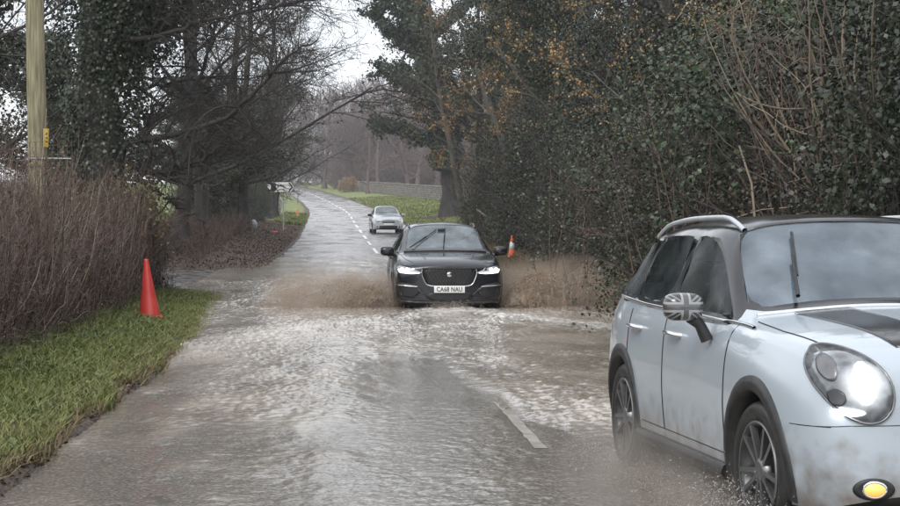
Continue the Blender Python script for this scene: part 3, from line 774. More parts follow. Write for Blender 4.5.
# fresh ivy patches climbing at the wood face
for k, (px, py, Y, n_, sp, lb) in enumerate(((695, 135, 14.9, 1500, (.42, .3, .55), 'brighter green ivy patch on the wood face above the white car'), (715, 90, 15.2, 900, (.3, .25, .35), 'small bright ivy patch high on the wood face'),
                                       (868, 165, 12.9, 1500, (.22, .25, .5), 'fresh green ivy climbing beside the grey trunk at right'), (835, 8, 14, 900, (.5, .3, .2), 'bright ivy leaves along the top right of the wood'), (893, 70, 12.9, 500, (.1, .2, .35), 'bright ivy leaves at the far right edge'),
                                       (572, 170, 24, 1100, (.5, .3, .7), 'mid green ivy patch above the muddy spray'))):
    rng = rng_(800 + k); c = np.array(W(px, py, Y)); c[2] = max(c[2], .4)
    P0 = c + rng.normal(size=(n_ // 25, 3)) * np.array(sp)
    g = Geo(); clumps(g, P0, 25, .11, .04, .075, rng, width=.42)
    o = empty('ivy_patch', (c[0], c[1], float(gz(c[0], c[1])))); tag(o, lb, 'ivy')
    s = g.build('foliage', ivy_light, o); s.location = -Vector(o.location); tag(s, kind='stuff')
    D = rng.normal(size=(14, 3)) * .15 + np.array([0, 0, 1.])
    st = Geo(); b0 = np.stack([c[0] + rng.normal(size=14) * sp[0] * .5, c[1] + rng.normal(size=14) * .15, np.full(14, float(gz(c[0], c[1])) - .05)], -1)
    st.tubes(paths(b0, D, np.full(14, max(.6, c[2] - b0[0, 2] + .3)), 10, .08, .03, rng), taper(rng.uniform(.006, .014, 14), 10), 4)
    s = st.build('stems', stem_m, o); s.location = -Vector(o.location); tag(s, kind='stuff')

# ---------------------------------------------------------------- far trees in the mist
farA, _ = proto_bare(81, 19, .38, (20, 8, 6, 4), .40, .12, bark_far, 'far_tree', up=.05)
farB, _ = proto_bare(82, 17, .34, (22, 8, 6, 4), .44, .10, bark_far, 'far_tree', up=.02)
farP = [(16, 235, 'B', 1.1), (9, 275, 'A', 1.1), (20, 215, 'A', 1.05), (4, 320, 'B', 1.1), (3.5, 207, 'A', .6), (9, 190, 'A', .85), (14, 175, 'B', .9), (12, 225, 'A', .95), (18, 200, 'B', 1.0), (6, 245, 'B', 1.0), (-4, 262, 'A', .95), (14, 260, 'A', 1.05), (1, 285, 'B', 1.1), (-6.5, 300, 'A', .9),
        (10, 310, 'B', 1.15), (-3, 335, 'A', 1.1), (22, 245, 'A', 1.1), (20, 150, 'B', .9), (24, 175, 'A', 1), (-24, 330, 'B', .9), (-12, 360, 'A', 1.1), (-6, 380, 'B', 1.2), (6, 370, 'A', 1.2), (-30, 280, 'B', 1), (-22, 235, 'A', 1), (-15, 190, 'B', .9), (17, 125, 'A', .95), (-12, 150, 'A', 1.0)]
rank = {i: k for k, i in enumerate(sorted(range(len(farP)), key=lambda i: farP[i][0] / farP[i][1]))}
ORD = 'first second third fourth fifth sixth seventh eighth ninth tenth eleventh twelfth thirteenth fourteenth fifteenth sixteenth seventeenth eighteenth nineteenth twentieth'.split() + ['twenty ' + q for q in 'first second third fourth fifth sixth seventh eighth ninth'.split()]
for i, (x, y, kd, s) in enumerate(farP):
    pr = farA if kd == 'A' else farB
    plant(pr, (x, y, g1(x, y) - .2), i * 1.7, s, 'bare misty tree beyond the bend, ' + ORD[rank[i]] + ' counting from left', 'far bare trees in the mist', first=(i in (0, 1)))
def wood_mass(name, label, x0, x1, y0, dy, h, n, seed, m):
    rng = rng_(seed); t_ = rng.uniform(size=n); xx = x0 + (x1 - x0) * t_; yy = y0 + dy * rng.uniform(size=n)
    top = h * (1 + .22 * perlin(xx * .10, yy * 0 + .5, 3) + .16 * perlin(xx * .35, yy * 0 + .9, 4))
    P0 = np.stack([xx, yy, gz(xx, yy) - .3 + top * rng.uniform(0, .9, n) ** 1.1], -1)
    g = Geo(); g.tubes(paths(P0, np.stack([rng.normal(size=n) * .6, rng.normal(size=n) * .4, np.full(n, .8)], -1), rng.uniform(1.5, 4.5, n), 4, .2, .02, rng), taper(rng.uniform(.03, .085, n), 4, .4), 3)
    return tag(g.build(name, m), label, 'wood', kind='stuff')
wood_mass('far_wood', 'hazy purple brown far wood closing the end of the road', -40, 40, 400, 40, 24, 26000, 888, bark_far)
wood_mass('far_copse', 'bare thicket of fine purple twigs behind the stone wall', -2, 45, 318, 26, 13, 20000, 889, bark_far)
rust = proto_bush(46, 3.2, 2.0, 120, 3600, brown_leaf, 'rusty_bush', s=(.12, .22), cluster=30)
plant(rust, (0.6, 222, g1(0.6, 222)), 0, .9, 'rusty brown bush beside the far bend in the mist', first=True)
plant(rust, (7.5, 200, g1(7.5, 200)), 1, .6, 'rusty brown bush behind the end of the stone wall')

# ---------------------------------------------------------------- left hedge of dead brambles
def hedge(name, label, cells, seed, n, hgt, m, dead=.25):
    rng = rng_(seed); (x0, y0, x1, y1, wd) = cells; y0 *= K; y1 *= K
    t = rng.uniform(size=n); bx_ = x0 + (x1 - x0) * t + rng.uniform(-.5, .5, n) * wd; by = y0 + (y1 - y0) * t
    bz = gz(bx_, by) - .03
    D = np.stack([rng.normal(size=n) * .42 - .03, rng.normal(size=n) * .42, rng.uniform(.35, 1.2, n)], -1)
    L = hgt(by / K) * rng.uniform(.3, 1.35, n) ** .8 * (1.08 + .45 * perlin(by * .45, bx_ * .6, seed))
    P = paths(np.stack([bx_, by, bz], -1), D, L, 11, .30, -.01, rng); R = taper(rng.uniform(.0035, .009, n) * (.6 + by / 50), 11, .35)
    front = lambda Q: (x0 + (x1 - x0) * (Q[..., 1] - y0) / (y1 - y0)) + wd * .42
    def face(Q):
        e_ = Q[..., 0] - front(Q); Q[..., 0] = np.where(e_ > 0, front(Q) + .34 * np.tanh(e_ / .6) + .10 * np.clip(e_, 0, 1), Q[..., 0])
        Q[..., 2] = np.maximum(Q[..., 2], gz(Q[..., 0], Q[..., 1]) + .01)
    face(P)
    p, d, r, _, _ = kids(P, R, 5, .2, 1, .4, 1.4, rng, .6)
    P2 = paths(p, d, rng.uniform(.10, .45, len(p)), 5, .32, 0, rng); R2 = taper(np.maximum(r, .0035), 5)
    o = empty(name, ((x0 + x1) / 2, (y0 + y1) / 2, float(gz((x0 + x1) / 2, (y0 + y1) / 2)))); tag(o, label, 'hedge')
    g = Geo(); g.tubes(P, R, 3); g.tubes(P2, R2, 3); s = g.build('stems', m, o); s.location = -Vector(o.location); tag(s, kind='stuff')
    k = int(n * dead); g = Geo()
    i = rng.integers(0, k + 1, k); P3 = paths(np.stack([bx_[:k] + .2, by[:k], bz[:k]], -1), D[:k] + rng.normal(size=(k, 3)) * .65, L[:k] * .9, 8, .18, -.02, rng)
    face(P3)
    g.tubes(P3, taper(rng.uniform(.003, .012, k), 8, .4), 3)
    s = g.build('dead_stalks', stem_pale, o); s.location = -Vector(o.location); tag(s, kind='stuff')
    g = Geo(); c, _, _ = along(P2, R2, n * 4, rng); g.leaves(c, rng.normal(size=c.shape), rng.uniform(.02, .05, len(c)), rng=rng)
    s = g.build('withered_leaves', litter_m, o); s.location = -Vector(o.location); tag(s, kind='stuff')
    return o
HB = lambda y: np.interp(y, [5, 12, 20, 26, 30], [1.75, 1.95, 2.15, 2.0, 1.0])
hedge('bramble_hedge', 'dense hedge of dead purple brown brambles behind the red cone', (-4.15, 7.0, -4.5, 27, 1.3), 101, 7000, HB, stem_m, .42)
hedge('bramble_hedge', 'second row of taller dead stems behind the bramble hedge', (-5.4, 10, -5.9, 27.5, 1.5), 102, 3200, lambda y: HB(y) * 1.12, stem_m, .1)
hedge('bramble_hedge', 'low bramble tangle sloping down to the muddy lane mouth', (-4.4, 26.5, -6.5, 29.5, 2.2), 103, 900, lambda y: .9 + 0 * y, stem_m, .3)
hedge('bramble_hedge', 'twiggy brambles on the bank past the lane mouth', (-5.0, 38, -5.2, 62, 2.0), 104, 1500, lambda y: .9 + 0 * y, stem_m, .1)
yel = proto_bush(47, 1.9, .8, 60, 900, ramp_multi(mat('yellowing_leaf', (0, 0, 0), scale=2, rough=.5, island=True), [(.2, (.10, .09, .03)), (.6, (.20, .18, .06)), (.95, (.33, .30, .12))]), 'yellowing_shrub', s=(.04, .07), cluster=10)
plant(yel, (-5.0, 23.5, g1(-5, 23.5) + .35), 0, 1.0, 'thin shrub with yellow leaves in the hedge top right of the pole', first=True)
plant(yel, (-3.85, 24.6, g1(-3.85, 24.6) + .7), 1, .9, 'thin shrub with yellow leaves low on the ivy trunk')
field_bush = proto_bush(48, 1.6, 2.2, 60, 5000, ramp_multi(mat('pale_field_leaf', (0, 0, 0), scale=1, rough=.6, island=True), [(.2, (.10, .14, .05)), (.6, (.18, .23, .09)), (.95, (.28, .33, .15))]), 'field_hedge', s=(.10, .18), cluster=30)
for i, (x, y) in enumerate(((-16, 95), (-21, 100), (-26, 104))):
    plant(field_bush, (x, y, g1(x, y)), i, 1.2, ['nearest', 'middle', 'farthest'][i] + ' pale green field bush glimpsed between the left trunks', 'field hedge clumps', first=i == 0)

# ---------------------------------------------------------------- ground cover
def blades(name, label, n, xy, h0, h1, m, seed, wd=.006, lean=.5):
    rng = rng_(seed); x, y = xy(rng, n); y = y * K; z = gz(x, y) - .01
    P0 = np.stack([x, y, z], -1); h = rng.uniform(h0, h1, len(x))
    a = rng.uniform(0, 2 * PI, len(x)); side = np.stack([np.cos(a), np.sin(a), 0 * a], -1)
    ln = rng.normal(size=(len(x), 3)) * lean; ln[:, 2] = 0
    w_ = (wd * (.7 + y / 32))[:, None]
    mid = P0 + np.array([0, 0, .6]) * h[:, None] + ln * h[:, None] * .35; tip = P0 + np.array([0, 0, .9]) * h[:, None] + ln * h[:, None] * 1.0
    V = np.stack([P0 - side * w_, P0 + side * w_, mid + side * w_ * .7, mid - side * w_ * .7, tip + side * w_ * .1, tip - side * w_ * .1], 1)
    k = np.arange(len(x))[:, None] * 6
    F = np.concatenate([k + np.array([[0, 1, 2, 3]]), k + np.array([[3, 2, 4, 5]])], 0)
    g = Geo(); g.add(V, F); o = g.build(name, m); tag(o, label, 'grass', kind='stuff'); return o
def near_verge(dmin, dmax, y0, y1, pw=1.0):
    def f(rng, n):
        y = y0 + (y1 - y0) * rng.uniform(size=n) ** 1.4; d = dmin + (dmax - dmin) * rng.uniform(size=n) ** pw + .16 * fbm(y * .9, 0 * y, 19, 3)
        return cx(y * K) - HALF - d, y
    return f
blades('verge_grass', 'short green grass on the left verge between road and brambles', 100000, near_verge(.16, 1.95, 6.0, 28), .04, .16, grass_m, 201)
blades('dry_verge_grass', 'bent straw coloured grass along the left road edge', 11000, near_verge(.10, .60, 6.0, 28, 1.3), .05, .15, dry_m, 202, lean=.7)
def right_far(rng, n):
    y = 74 + 110 * rng.uniform(size=n) ** 1.3; d = .3 + 11 * rng.uniform(size=n); x = cx(y * K) + HALF + d
    k = np.hypot(x - 7.4, (y - 95) * .4) > 2.3
    return x[k], y[k]
blades('far_verge_grass', 'bright green grass on the verge before the stone wall', 26000, right_far, .10, .28, grass_m, 203, wd=.012)
blades('bend_verge_grass', 'green grass round the small distant orange cone', 5000, near_verge(.2, 2.0, 86, 108), .12, .35, grass_m, 204, wd=.01)
def right_near(rng, n):
    y = 8 + 60 * rng.uniform(size=n) ** 1.2; return cx(y * K) + HALF + .05 + 1.2 * rng.uniform(size=n), y
blades('wood_edge_grass', 'rank brown grass at the foot of the right hand wood', 14000, right_near, .08, .30, dry_m, 205, lean=.8)
def leaf_mat(name, label, n, xy, s0, s1, m, seed, lift=.03, up=1.2, cat='leaves'):
    rng = rng_(seed); x, y = xy(rng, n); y = y * K; z = gz(x, y) + lift * rng.uniform(size=len(x))
    g = Geo(); g.leaves(np.stack([x, y, z], -1), rng.normal(size=(len(x), 3)) * .6 + np.array([0, 0, up]), rng.uniform(s0, s1, len(x)), rng=rng, width=.4)
    return tag(g.build(name, m), label, cat, kind='stuff')
def weedpatch(rng, n):
    y = 6.0 + 21.5 * rng.uniform(size=n) ** 1.3; d = .2 + 1.8 * rng.uniform(size=n) ** .8; x = cx(y * K) - HALF - d
    k = fbm(x * 1.3, y * .9, 55, 4) + .05 > rng.uniform(-.25, .45, n); return x[k], y[k]
leaf_mat('verge_weeds', 'low leafy green weeds covering the left verge round the red cone', 46000, weedpatch, .018, .058, weed_m, 211, .10, .9, 'weeds')
def bankpatch(rng, n):
    y = 27 + 60 * rng.uniform(size=n) ** 1.1; d = .15 + 5.5 * rng.uniform(size=n); x = cx(y * K) - HALF - d
    k = ~((y > 29.3) & (y < 36.4)) & ((y < 84) | (d > 2)); return x[k], y[k]
leaf_mat('bank_leaf_litter', 'brown leaf litter over the bank past the lane mouth', 60000, bankpatch, .03, .075, litter_m, 212, .06, .8)
def edgelitter(rng, n):
    y = 6 + 24 * rng.uniform(size=n) ** 1.3; return cx(y * K) - HALF + .40 - 1.4 * rng.uniform(size=n) ** .6, y
leaf_mat('verge_leaf_litter', 'dead leaves scattered along the left road edge', 26000, edgelitter, .025, .06, litter_m, 213, .03)
def rightlitter(rng, n):
    y = 8 + 90 * rng.uniform(size=n) ** 1.3; return cx(y * K) + HALF - .05 + 4.5 * rng.uniform(size=n), y
leaf_mat('wood_leaf_litter', 'brown leaf litter under the right hand wood', 36000, rightlitter, .03, .08, litter_m, 214, .05, .8)
# ================================================================== CARS
paint_white = None
def paint(name, c, c2, coat=1.0, rough=.3, metal=0.0, dirt_top=.75, dirt=(.16, .125, .095), amount=.9):
    """car paint with road spray splashed up the lower panels"""
    m = mat(name, c, c2, scale=1.2, rough=rough, metal=metal, coat=coat)
    n = m.node_tree; b = n.nodes['Principled BSDF']
    base = b.inputs['Base Color'].links[0].from_socket
    t = n.nodes.new('ShaderNodeTexCoord'); sp = n.nodes.new('ShaderNodeSeparateXYZ'); n.links.new(t.outputs['Object'], sp.inputs[0])
    q = n.nodes.new('ShaderNodeTexNoise'); q.inputs['Scale'].default_value = 9; q.inputs['Detail'].default_value = 8; n.links.new(t.outputs['Object'], q.inputs['Vector'])
    mr = n.nodes.new('ShaderNodeMapRange'); mr.inputs['From Min'].default_value = dirt_top; mr.inputs['From Max'].default_value = .15
    mr.inputs['To Min'].default_value = -.45; mr.inputs['To Max'].default_value = .55
    n.links.new(sp.outputs['Z'], mr.inputs[0])
    ad = n.nodes.new('ShaderNodeMath'); ad.operation = 'ADD'; n.links.new(mr.outputs[0], ad.inputs[0]); n.links.new(q.outputs[0], ad.inputs[1])
    rp = n.nodes.new('ShaderNodeMapRange'); rp.inputs['From Min'].default_value = .45; rp.inputs['From Max'].default_value = .95; rp.inputs['To Max'].default_value = amount
    n.links.new(ad.outputs[0], rp.inputs[0])
    mx_ = n.nodes.new('ShaderNodeMix'); mx_.data_type = 'RGBA'; n.links.new(rp.outputs[0], mx_.inputs['Factor'])
    n.links.new(base, mx_.inputs['A']); mx_.inputs['B'].default_value = (*dirt, 1)
    n.links.new(mx_.outputs['Result'], b.inputs['Base Color'])
    sub = n.nodes.new('ShaderNodeMath'); sub.operation = 'MULTIPLY_ADD'; sub.inputs[1].default_value = -coat; sub.inputs[2].default_value = coat
    n.links.new(rp.outputs[0], sub.inputs[0]); n.links.new(sub.outputs[0], b.inputs['Coat Weight'])
    return m
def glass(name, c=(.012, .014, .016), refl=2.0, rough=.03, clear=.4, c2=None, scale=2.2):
    """wet glass: a sky-reflecting film, windscreens mottled with painted cloud reflection, partly clear to the cabin behind"""
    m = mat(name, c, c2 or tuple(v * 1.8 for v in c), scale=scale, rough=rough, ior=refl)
    n = m.node_tree; b = n.nodes['Principled BSDF']
    q = n.nodes.new('ShaderNodeTexNoise'); q.inputs['Scale'].default_value = 55; q.inputs['Detail'].default_value = 3
    t = n.nodes.new('ShaderNodeTexCoord'); n.links.new(t.outputs['Object'], q.inputs['Vector'])
    bp = n.nodes.new('ShaderNodeBump'); bp.inputs['Strength'].default_value = .16; bp.inputs['Distance'].default_value = .004
    n.links.new(q.outputs[0], bp.inputs['Height']); n.links.new(bp.outputs[0], b.inputs['Normal'])
    tr = n.nodes.new('ShaderNodeBsdfTransparent'); tr.inputs[0].default_value = (.75, .82, .84, 1)
    ms = n.nodes.new('ShaderNodeMixShader'); nn = [x for x in n.nodes if x.type == 'TEX_NOISE'][0]
    mr = n.nodes.new('ShaderNodeMapRange'); mr.inputs['From Min'].default_value = .35; mr.inputs['From Max'].default_value = .65
    mr.inputs['To Min'].default_value = min(1, clear * 1.35); mr.inputs['To Max'].default_value = clear * .65
    n.links.new(nn.outputs[0], mr.inputs[0]); n.links.new(mr.outputs[0], ms.inputs[0])
    n.links.new(b.outputs[0], ms.inputs[1]); n.links.new(tr.outputs[0], ms.inputs[2])
    out = [x for x in n.nodes if x.type == 'OUTPUT_MATERIAL'][0]; n.links.new(ms.outputs[0], out.inputs[0])
    return m
def cabin(root, x_dash, z_dash, x_seat, wy, right=-1, rear=-1.0):
    """dashboard, wheel and seats seen through the glass"""
    lin = mat('cabin_cloth', (.018, .018, .020), (.04, .038, .038), scale=9, rough=.8)
    box_part('cabin_floor', (2.6, wy * 2, .50), (-.35, 0, .58), lin, root, .05)
    box_part('dashboard', (.42, wy * 1.9, .26), (x_dash, 0, z_dash - .10), lin, root, .08, seg=3)
    w_ = lathe('steering_wheel', [(.185 + .014 * math.cos(a), .014 * math.sin(a)) for a in np.linspace(0, 2 * PI, 10)], black_trim, root, 28)
    w_.location = (x_dash - .32, right * .36, z_dash + .02); w_.rotation_euler = (0, .45, PI / 2)
    box_part('spoke', (.34, .012, .05), (0, 0, 0), black_trim, w_, .005)
    for xs in (x_seat, x_seat + rear):
        for s in (-1, 1):
            st = box_part('seat', (.16, .48, .66), (xs - .05, s * .36, z_dash - .02), lin, root, .07, rot=(0, -.2, 0), seg=3)
            box_part('headrest', (.10, .26, .19), (xs - .15, s * .36, z_dash + .37), lin, st, .05, rot=(0, -.15, 0), seg=3)
black_trim = mat('black_plastic_trim', (.012, .012, .013), (.03, .029, .028), scale=20, rough=.45, bump=.1)
gloss_black = mat('gloss_black_panel', (.010, .010, .012), (.016, .016, .018), scale=4, rough=.18, coat=.25)
tyre_m = mat('wet_tyre_rubber', (.012, .012, .012), (.03, .028, .026), scale=12, rough=.35, rough2=.6)
rim_m = mat('alloy_rim', (.42, .42, .43), (.58, .58, .58), scale=10, rough=.28, metal=.9)
rim_dark = mat('dark_alloy_rim', (.05, .05, .052), (.09, .09, .09), scale=10, rough=.3, metal=.7)
rim_mid = mat('wet_grey_alloy', (.16, .16, .165), (.26, .26, .265), scale=10, rough=.35, metal=.8)
chrome = mat('chrome_trim', (.70, .71, .72), (.80, .80, .81), scale=6, rough=.10, metal=1.0)
seam_m = mat('panel_gap_shadowless_rubber', (.008, .008, .008), (.015, .015, .015), scale=20, rough=.7)
def lit_lens(name, c, k, col):
    m = mat(name, (.07, .075, .08), (.26, .28, .30), scale=14, rough=.08, coat=1.0)
    n = m.node_tree; b = n.nodes['Principled BSDF']; t = n.nodes.new('ShaderNodeTexCoord')
    s = n.nodes.new('ShaderNodeVectorMath'); s.operation = 'DISTANCE'; s.inputs[1].default_value = c; n.links.new(t.outputs['Object'], s.inputs[0])
    mr = n.nodes.new('ShaderNodeMapRange'); mr.interpolation_type = 'SMOOTHERSTEP'; mr.inputs['From Min'].default_value = .15; mr.inputs['From Max'].default_value = .0; mr.inputs['To Max'].default_value = k
    n.links.new(s.outputs['Value'], mr.inputs[0]); b.inputs['Emission Color'].default_value = (*col, 1); n.links.new(mr.outputs[0], b.inputs['Emission Strength'])
    return m
lens_clear = mat('headlamp_lens', (.30, .32, .34), (.42, .44, .46), scale=6, rough=.06, coat=1.0)
lamp_on = mat('lit_led_lamp', (1, 1, 1), rough=.3, emit=(.92, .96, 1.0), estr=5.0)
lamp_dim = mat('lit_running_light', (1, 1, 1), rough=.3, emit=(1.0, .97, .93), estr=2.2)
lamp_amber = mat('lit_amber_lamp', (1, .6, .2), rough=.3, emit=(1.0, .30, .03), estr=.48)
mesh_dark = mat('grille_black', (.010, .010, .011), (.022, .022, .022), scale=30, rough=.4)
plate_white = mat('number_plate_white', (.74, .74, .72), (.82, .82, .80), scale=5, rough=.35)
plate_ink = mat('number_plate_black', (.012, .012, .012), (.02, .02, .02), scale=5, rough=.4)

class Shell:
    """a closed body from cross sections, smoothed; glass panes are inset and split off"""
    def __init__(self, stations, glass_sets, mat_of, wheel, grow=1.015, inset=.05, levels=2):
        bm = bmesh.new(); J = len(stations[0][1]) - 1
        cl_ = bm.edges.layers.float.new('crease_edge'); vl_ = bm.verts.layers.float.new('crease_vert')
        rows = []
        for x, prof in stations:
            r = [bm.verts.new((x, -y * grow, z)) for y, z in prof]
            l = [bm.verts.new((x, y * grow, z)) for y, z in prof[:-1]]
            rows.append((r, l + [r[-1]]))
        tagl = {}
        for i in range(len(rows) - 1):
            for s in (0, 1):
                for j in range(J):
                    a, b_, c_, d_ = rows[i][s][j], rows[i + 1][s][j], rows[i + 1][s][j + 1], rows[i][s][j + 1]
                    f = bm.faces.new((a, b_, c_, d_) if s == 0 else (d_, c_, b_, a)); tagl[f] = (i, s, j)
                    f.material_index = mat_of(i, j)
            a, b_, c_, d_ = rows[i][0][0], rows[i][1][0], rows[i + 1][1][0], rows[i + 1][0][0]
            bm.faces.new((a, b_, c_, d_)).material_index = 1
        for k, fl in ((0, 0), (-1, 1)):
            for j in range(J):
                a, b_, c_, d_ = rows[k][0][j], rows[k][0][j + 1], rows[k][1][j + 1], rows[k][1][j]
                vs = [a, b_, c_, d_] if j < J - 1 else [a, b_, d_]
                f = bm.faces.new(vs if fl == 0 else vs[::-1]); f.material_index = mat_of(0 if k == 0 else len(rows) - 2, j)
        bmesh.ops.recalc_face_normals(bm, faces=bm.faces)
        self.names = []
        for gi, (nm, cells, sides, ins) in enumerate(glass_sets):
            for s in sides:
                fs = [f for f, (i, ss, j) in tagl.items() if f.is_valid and (i, j) in cells and ss in (s if isinstance(s, tuple) else (s,))]
                mi = fs[0].material_index
                bmesh.ops.inset_region(bm, faces=fs, thickness=ins, use_even_offset=True, use_boundary=True)
                for f in fs: f.material_index = 10 + len(self.names)
                bd = set()
                for f in fs:
                    for e in f.edges:
                        if any(q not in fs for q in e.link_faces): bd.add(e)
                for e in bd: e[cl_] = 1.0
                for v in {q for f in fs for q in f.verts}:
                    if sum(1 for f in v.link_faces if f in fs) == 1: v[vl_] = .62
                self.names.append(nm)
        for i in range(len(rows)):
            for s in (0, 1):
                for j, cv in ((1, .6), (5, .35)):
                    pass
        for i in range(len(rows) - 1):
            for s in (0, 1):
                for j, cv in ((1, .7), (5, .45)):
                    e = bm.edges.get((rows[i][s][j], rows[i + 1][s][j]))
                    if e: e[cl_] = max(e[cl_], cv)
        me = bpy.data.meshes.new('shell'); bm.to_mesh(me); bm.free()
        for k in range(10 + len(self.names)): me.materials.append(None)
        o = bpy.data.objects.new('shell', me); COL.objects.link(o)
        sm = o.modifiers.new('s', 'SUBSURF'); sm.levels = sm.render_levels = levels
        # wheel wells
        cut = bmesh.new()
        for xa in wheel['x']:
            for sg in (-1, 1):
                M = Matrix.Translation((xa, sg * wheel['y'], wheel['z'])) @ Matrix.Rotation(PI / 2, 4, 'X')
                bmesh.ops.create_cone(cut, cap_ends=True, segments=40, radius1=wheel['r'], radius2=wheel['r'], depth=wheel['d'], matrix=M)
        cm = bpy.data.meshes.new('cut'); cut.to_mesh(cm); cut.free()
        for k in range(2): cm.materials.append(None)
        cm.polygons.foreach_set('material_index', np.ones(len(cm.polygons), dtype=np.int32))
        co = bpy.data.objects.new('cut', cm); COL.objects.link(co)
        bo = o.modifiers.new('b', 'BOOLEAN'); bo.operation = 'DIFFERENCE'; bo.object = co; bo.solver = 'EXACT'
        dg = bpy.context.evaluated_depsgraph_get(); dg.update()
        ev = o.evaluated_get(dg)
        self.me = bpy.data.meshes.new_from_object(ev, depsgraph=dg)
        bpy.data.objects.remove(o); bpy.data.objects.remove(co)
        b2 = bmesh.new(); b2.from_mesh(self.me); self.bm = b2
        self.bvh = BVHTree.FromBMesh(b2)
    def cutplane(self, co, no):
        g_ = self.bm.verts[:] + self.bm.edges[:] + self.bm.faces[:]
        bmesh.ops.bisect_plane(self.bm, geom=g_, plane_co=co, plane_no=no, dist=1e-4)
    def take(self, sel, name, m, parent, push=0.0, smooth=True):
        """move selected faces into their own mesh"""
        self.bm.faces.ensure_lookup_table()
        fs = [f for f in self.bm.faces if sel(f)]
        if not fs: return None
        nb = bmesh.new(); mp = {}
        for f in fs:
            for v in f.verts:
                if v not in mp:
                    mp[v] = nb.verts.new(v.co - v.normal * push)
        for f in fs:
            try: nb.faces.new([mp[v] for v in f.verts])
            except ValueError: pass
        bmesh.ops.delete(self.bm, geom=fs, context='FACES')
        nm = bpy.data.meshes.new(name); nb.normal_update(); nb.to_mesh(nm); nb.free()
        return link_mesh(name, nm, m, parent, smooth)
    def hit(self, p, axis):
        """project p onto the body along axis ('front','rear','right','left','top')"""
        d = {'front': Vector((-1, 0, 0)), 'rear': Vector((1, 0, 0)), 'right': Vector((0, 1, 0)), 'left': Vector((0, -1, 0)), 'top': Vector((0, 0, -1))}[axis]
        o_ = Vector(p) - d * 6
        l, nrm, i, ds = self.bvh.ray_cast(o_, d)
        if l is None:
            l, nrm, i, ds = self.bvh.find_nearest(Vector(p)); 
        if nrm.dot(d) > 0: nrm = -nrm
        return l, nrm

AX = {'front': lambda a, b: (5, a, b), 'rear': lambda a, b: (-5, a, b), 'right': lambda a, b: (a, -5, b), 'left': lambda a, b: (a, 5, b), 'top': lambda a, b: (a, b, 5)}
def P0_(axis, a, b):
    p = AX[axis](a, b); 
    return {'front': (0, p[1], p[2]), 'rear': (0, p[1], p[2]), 'right': (p[0], 0, p[2]), 'left': (p[0], 0, p[2]), 'top': (p[0], p[1], 0)}[axis]
def resample(pts, n, closed=True):
    p = np.array(pts, float)
    if closed: p = np.vstack([p, p[:1]])
    s = np.concatenate([[0], np.cumsum(np.linalg.norm(np.diff(p, axis=0), axis=1))]); t = np.linspace(0, s[-1], n + (1 if closed else 0))
    if closed: t = t[:-1]
    return np.stack([np.interp(t, s, p[:, k]) for k in range(p.shape[1])], -1)
def roundpoly(pts, r=.3, n=40):
    p = resample(pts, 120)
    for _ in range(int(r * 20)): p = (np.roll(p, 1, 0) + 2 * p + np.roll(p, -1, 0)) / 4
    return resample(p, n)
def patch(sh, name, outline, axis, off, m, parent, thick=.012, rings=4, smooth=True, bulge=0.0):
    """a panel that follows the body surface: outline in the axis' plane, front face at off, sides back to the body"""
    out = np.array(outline, float); c = out.mean(0); n_ = len(out)
    V, F = [], []
    def pj(q, o_):
        l, nn = sh.hit(P0_(axis, *q), axis); return l + nn * o_
    for q in out: V.append(pj(q, off - thick))
    for k in range(rings):
        s = 1 - k / rings
        for q in out: V.append(pj(c + (q - c) * s, off + bulge * (1 - s * s)))
    V.append(pj(c, off + bulge))
    for k in range(rings):
        for i in range(n_):
            F.append((k * n_ + i, k * n_ + (i + 1) % n_, (k + 1) * n_ + (i + 1) % n_, (k + 1) * n_ + i))
    t = len(V) - 1
    for i in range(n_): F.append((rings * n_ + i, rings * n_ + (i + 1) % n_, t))
    me = bpy.data.meshes.new(name); me.from_pydata([tuple(v) for v in V], [], F)
    b = bmesh.new(); b.from_mesh(me); bmesh.ops.recalc_face_normals(b, faces=b.faces); b.to_mesh(me); b.free()
    return link_mesh(name, me, m, parent, smooth)
def ribbon(sh, name, line, axis, off, rad, m, parent, closed=False, n=None, sides=5):
    p = resample(line, n or 40, closed)
    Q = []
    for q in p:
        l, nn = sh.hit(P0_(axis, *q), axis); Q.append(l + nn * off)
    if closed: Q.append(Q[0])
    g = Geo(); g.tubes(np.array(Q)[None], np.full((1, len(Q)), rad), sides)
    return g.build(name, m, parent, smooth=True)
def tube(name, pts, rad, m, parent, sides=8, n=None):
    p = resample(pts, n, False) if n else np.array(pts, float)
    g = Geo(); r = np.full((1, len(p)), rad) if np.isscalar(rad) else np.interp(np.linspace(0, 1, len(p)), np.linspace(0, 1, len(rad)), rad)[None]
    g.tubes(p[None], r, sides); return g.build(name, m, parent, smooth=True)
def lathe(name, prof, m, parent, seg=36, axis='Y'):
    """profile (radius, along) turned round the Y axis"""
    pr = np.array(prof); a = np.arange(seg) * 2 * PI / seg
    V = np.stack([pr[:, None, 0] * np.cos(a), np.broadcast_to(pr[:, None, 1], (len(pr), seg)), pr[:, None, 0] * np.sin(a)], -1)
    i = np.arange(len(pr) * seg).reshape(len(pr), seg); A = i[:-1]; B = np.roll(A, -1, 1); D = i[1:]; C = np.roll(D, -1, 1)
    return link_mesh(name, quads_mesh(name, V.reshape(-1, 3), np.stack([A, B, C, D], -1).reshape(-1, 4)), m, parent, True)
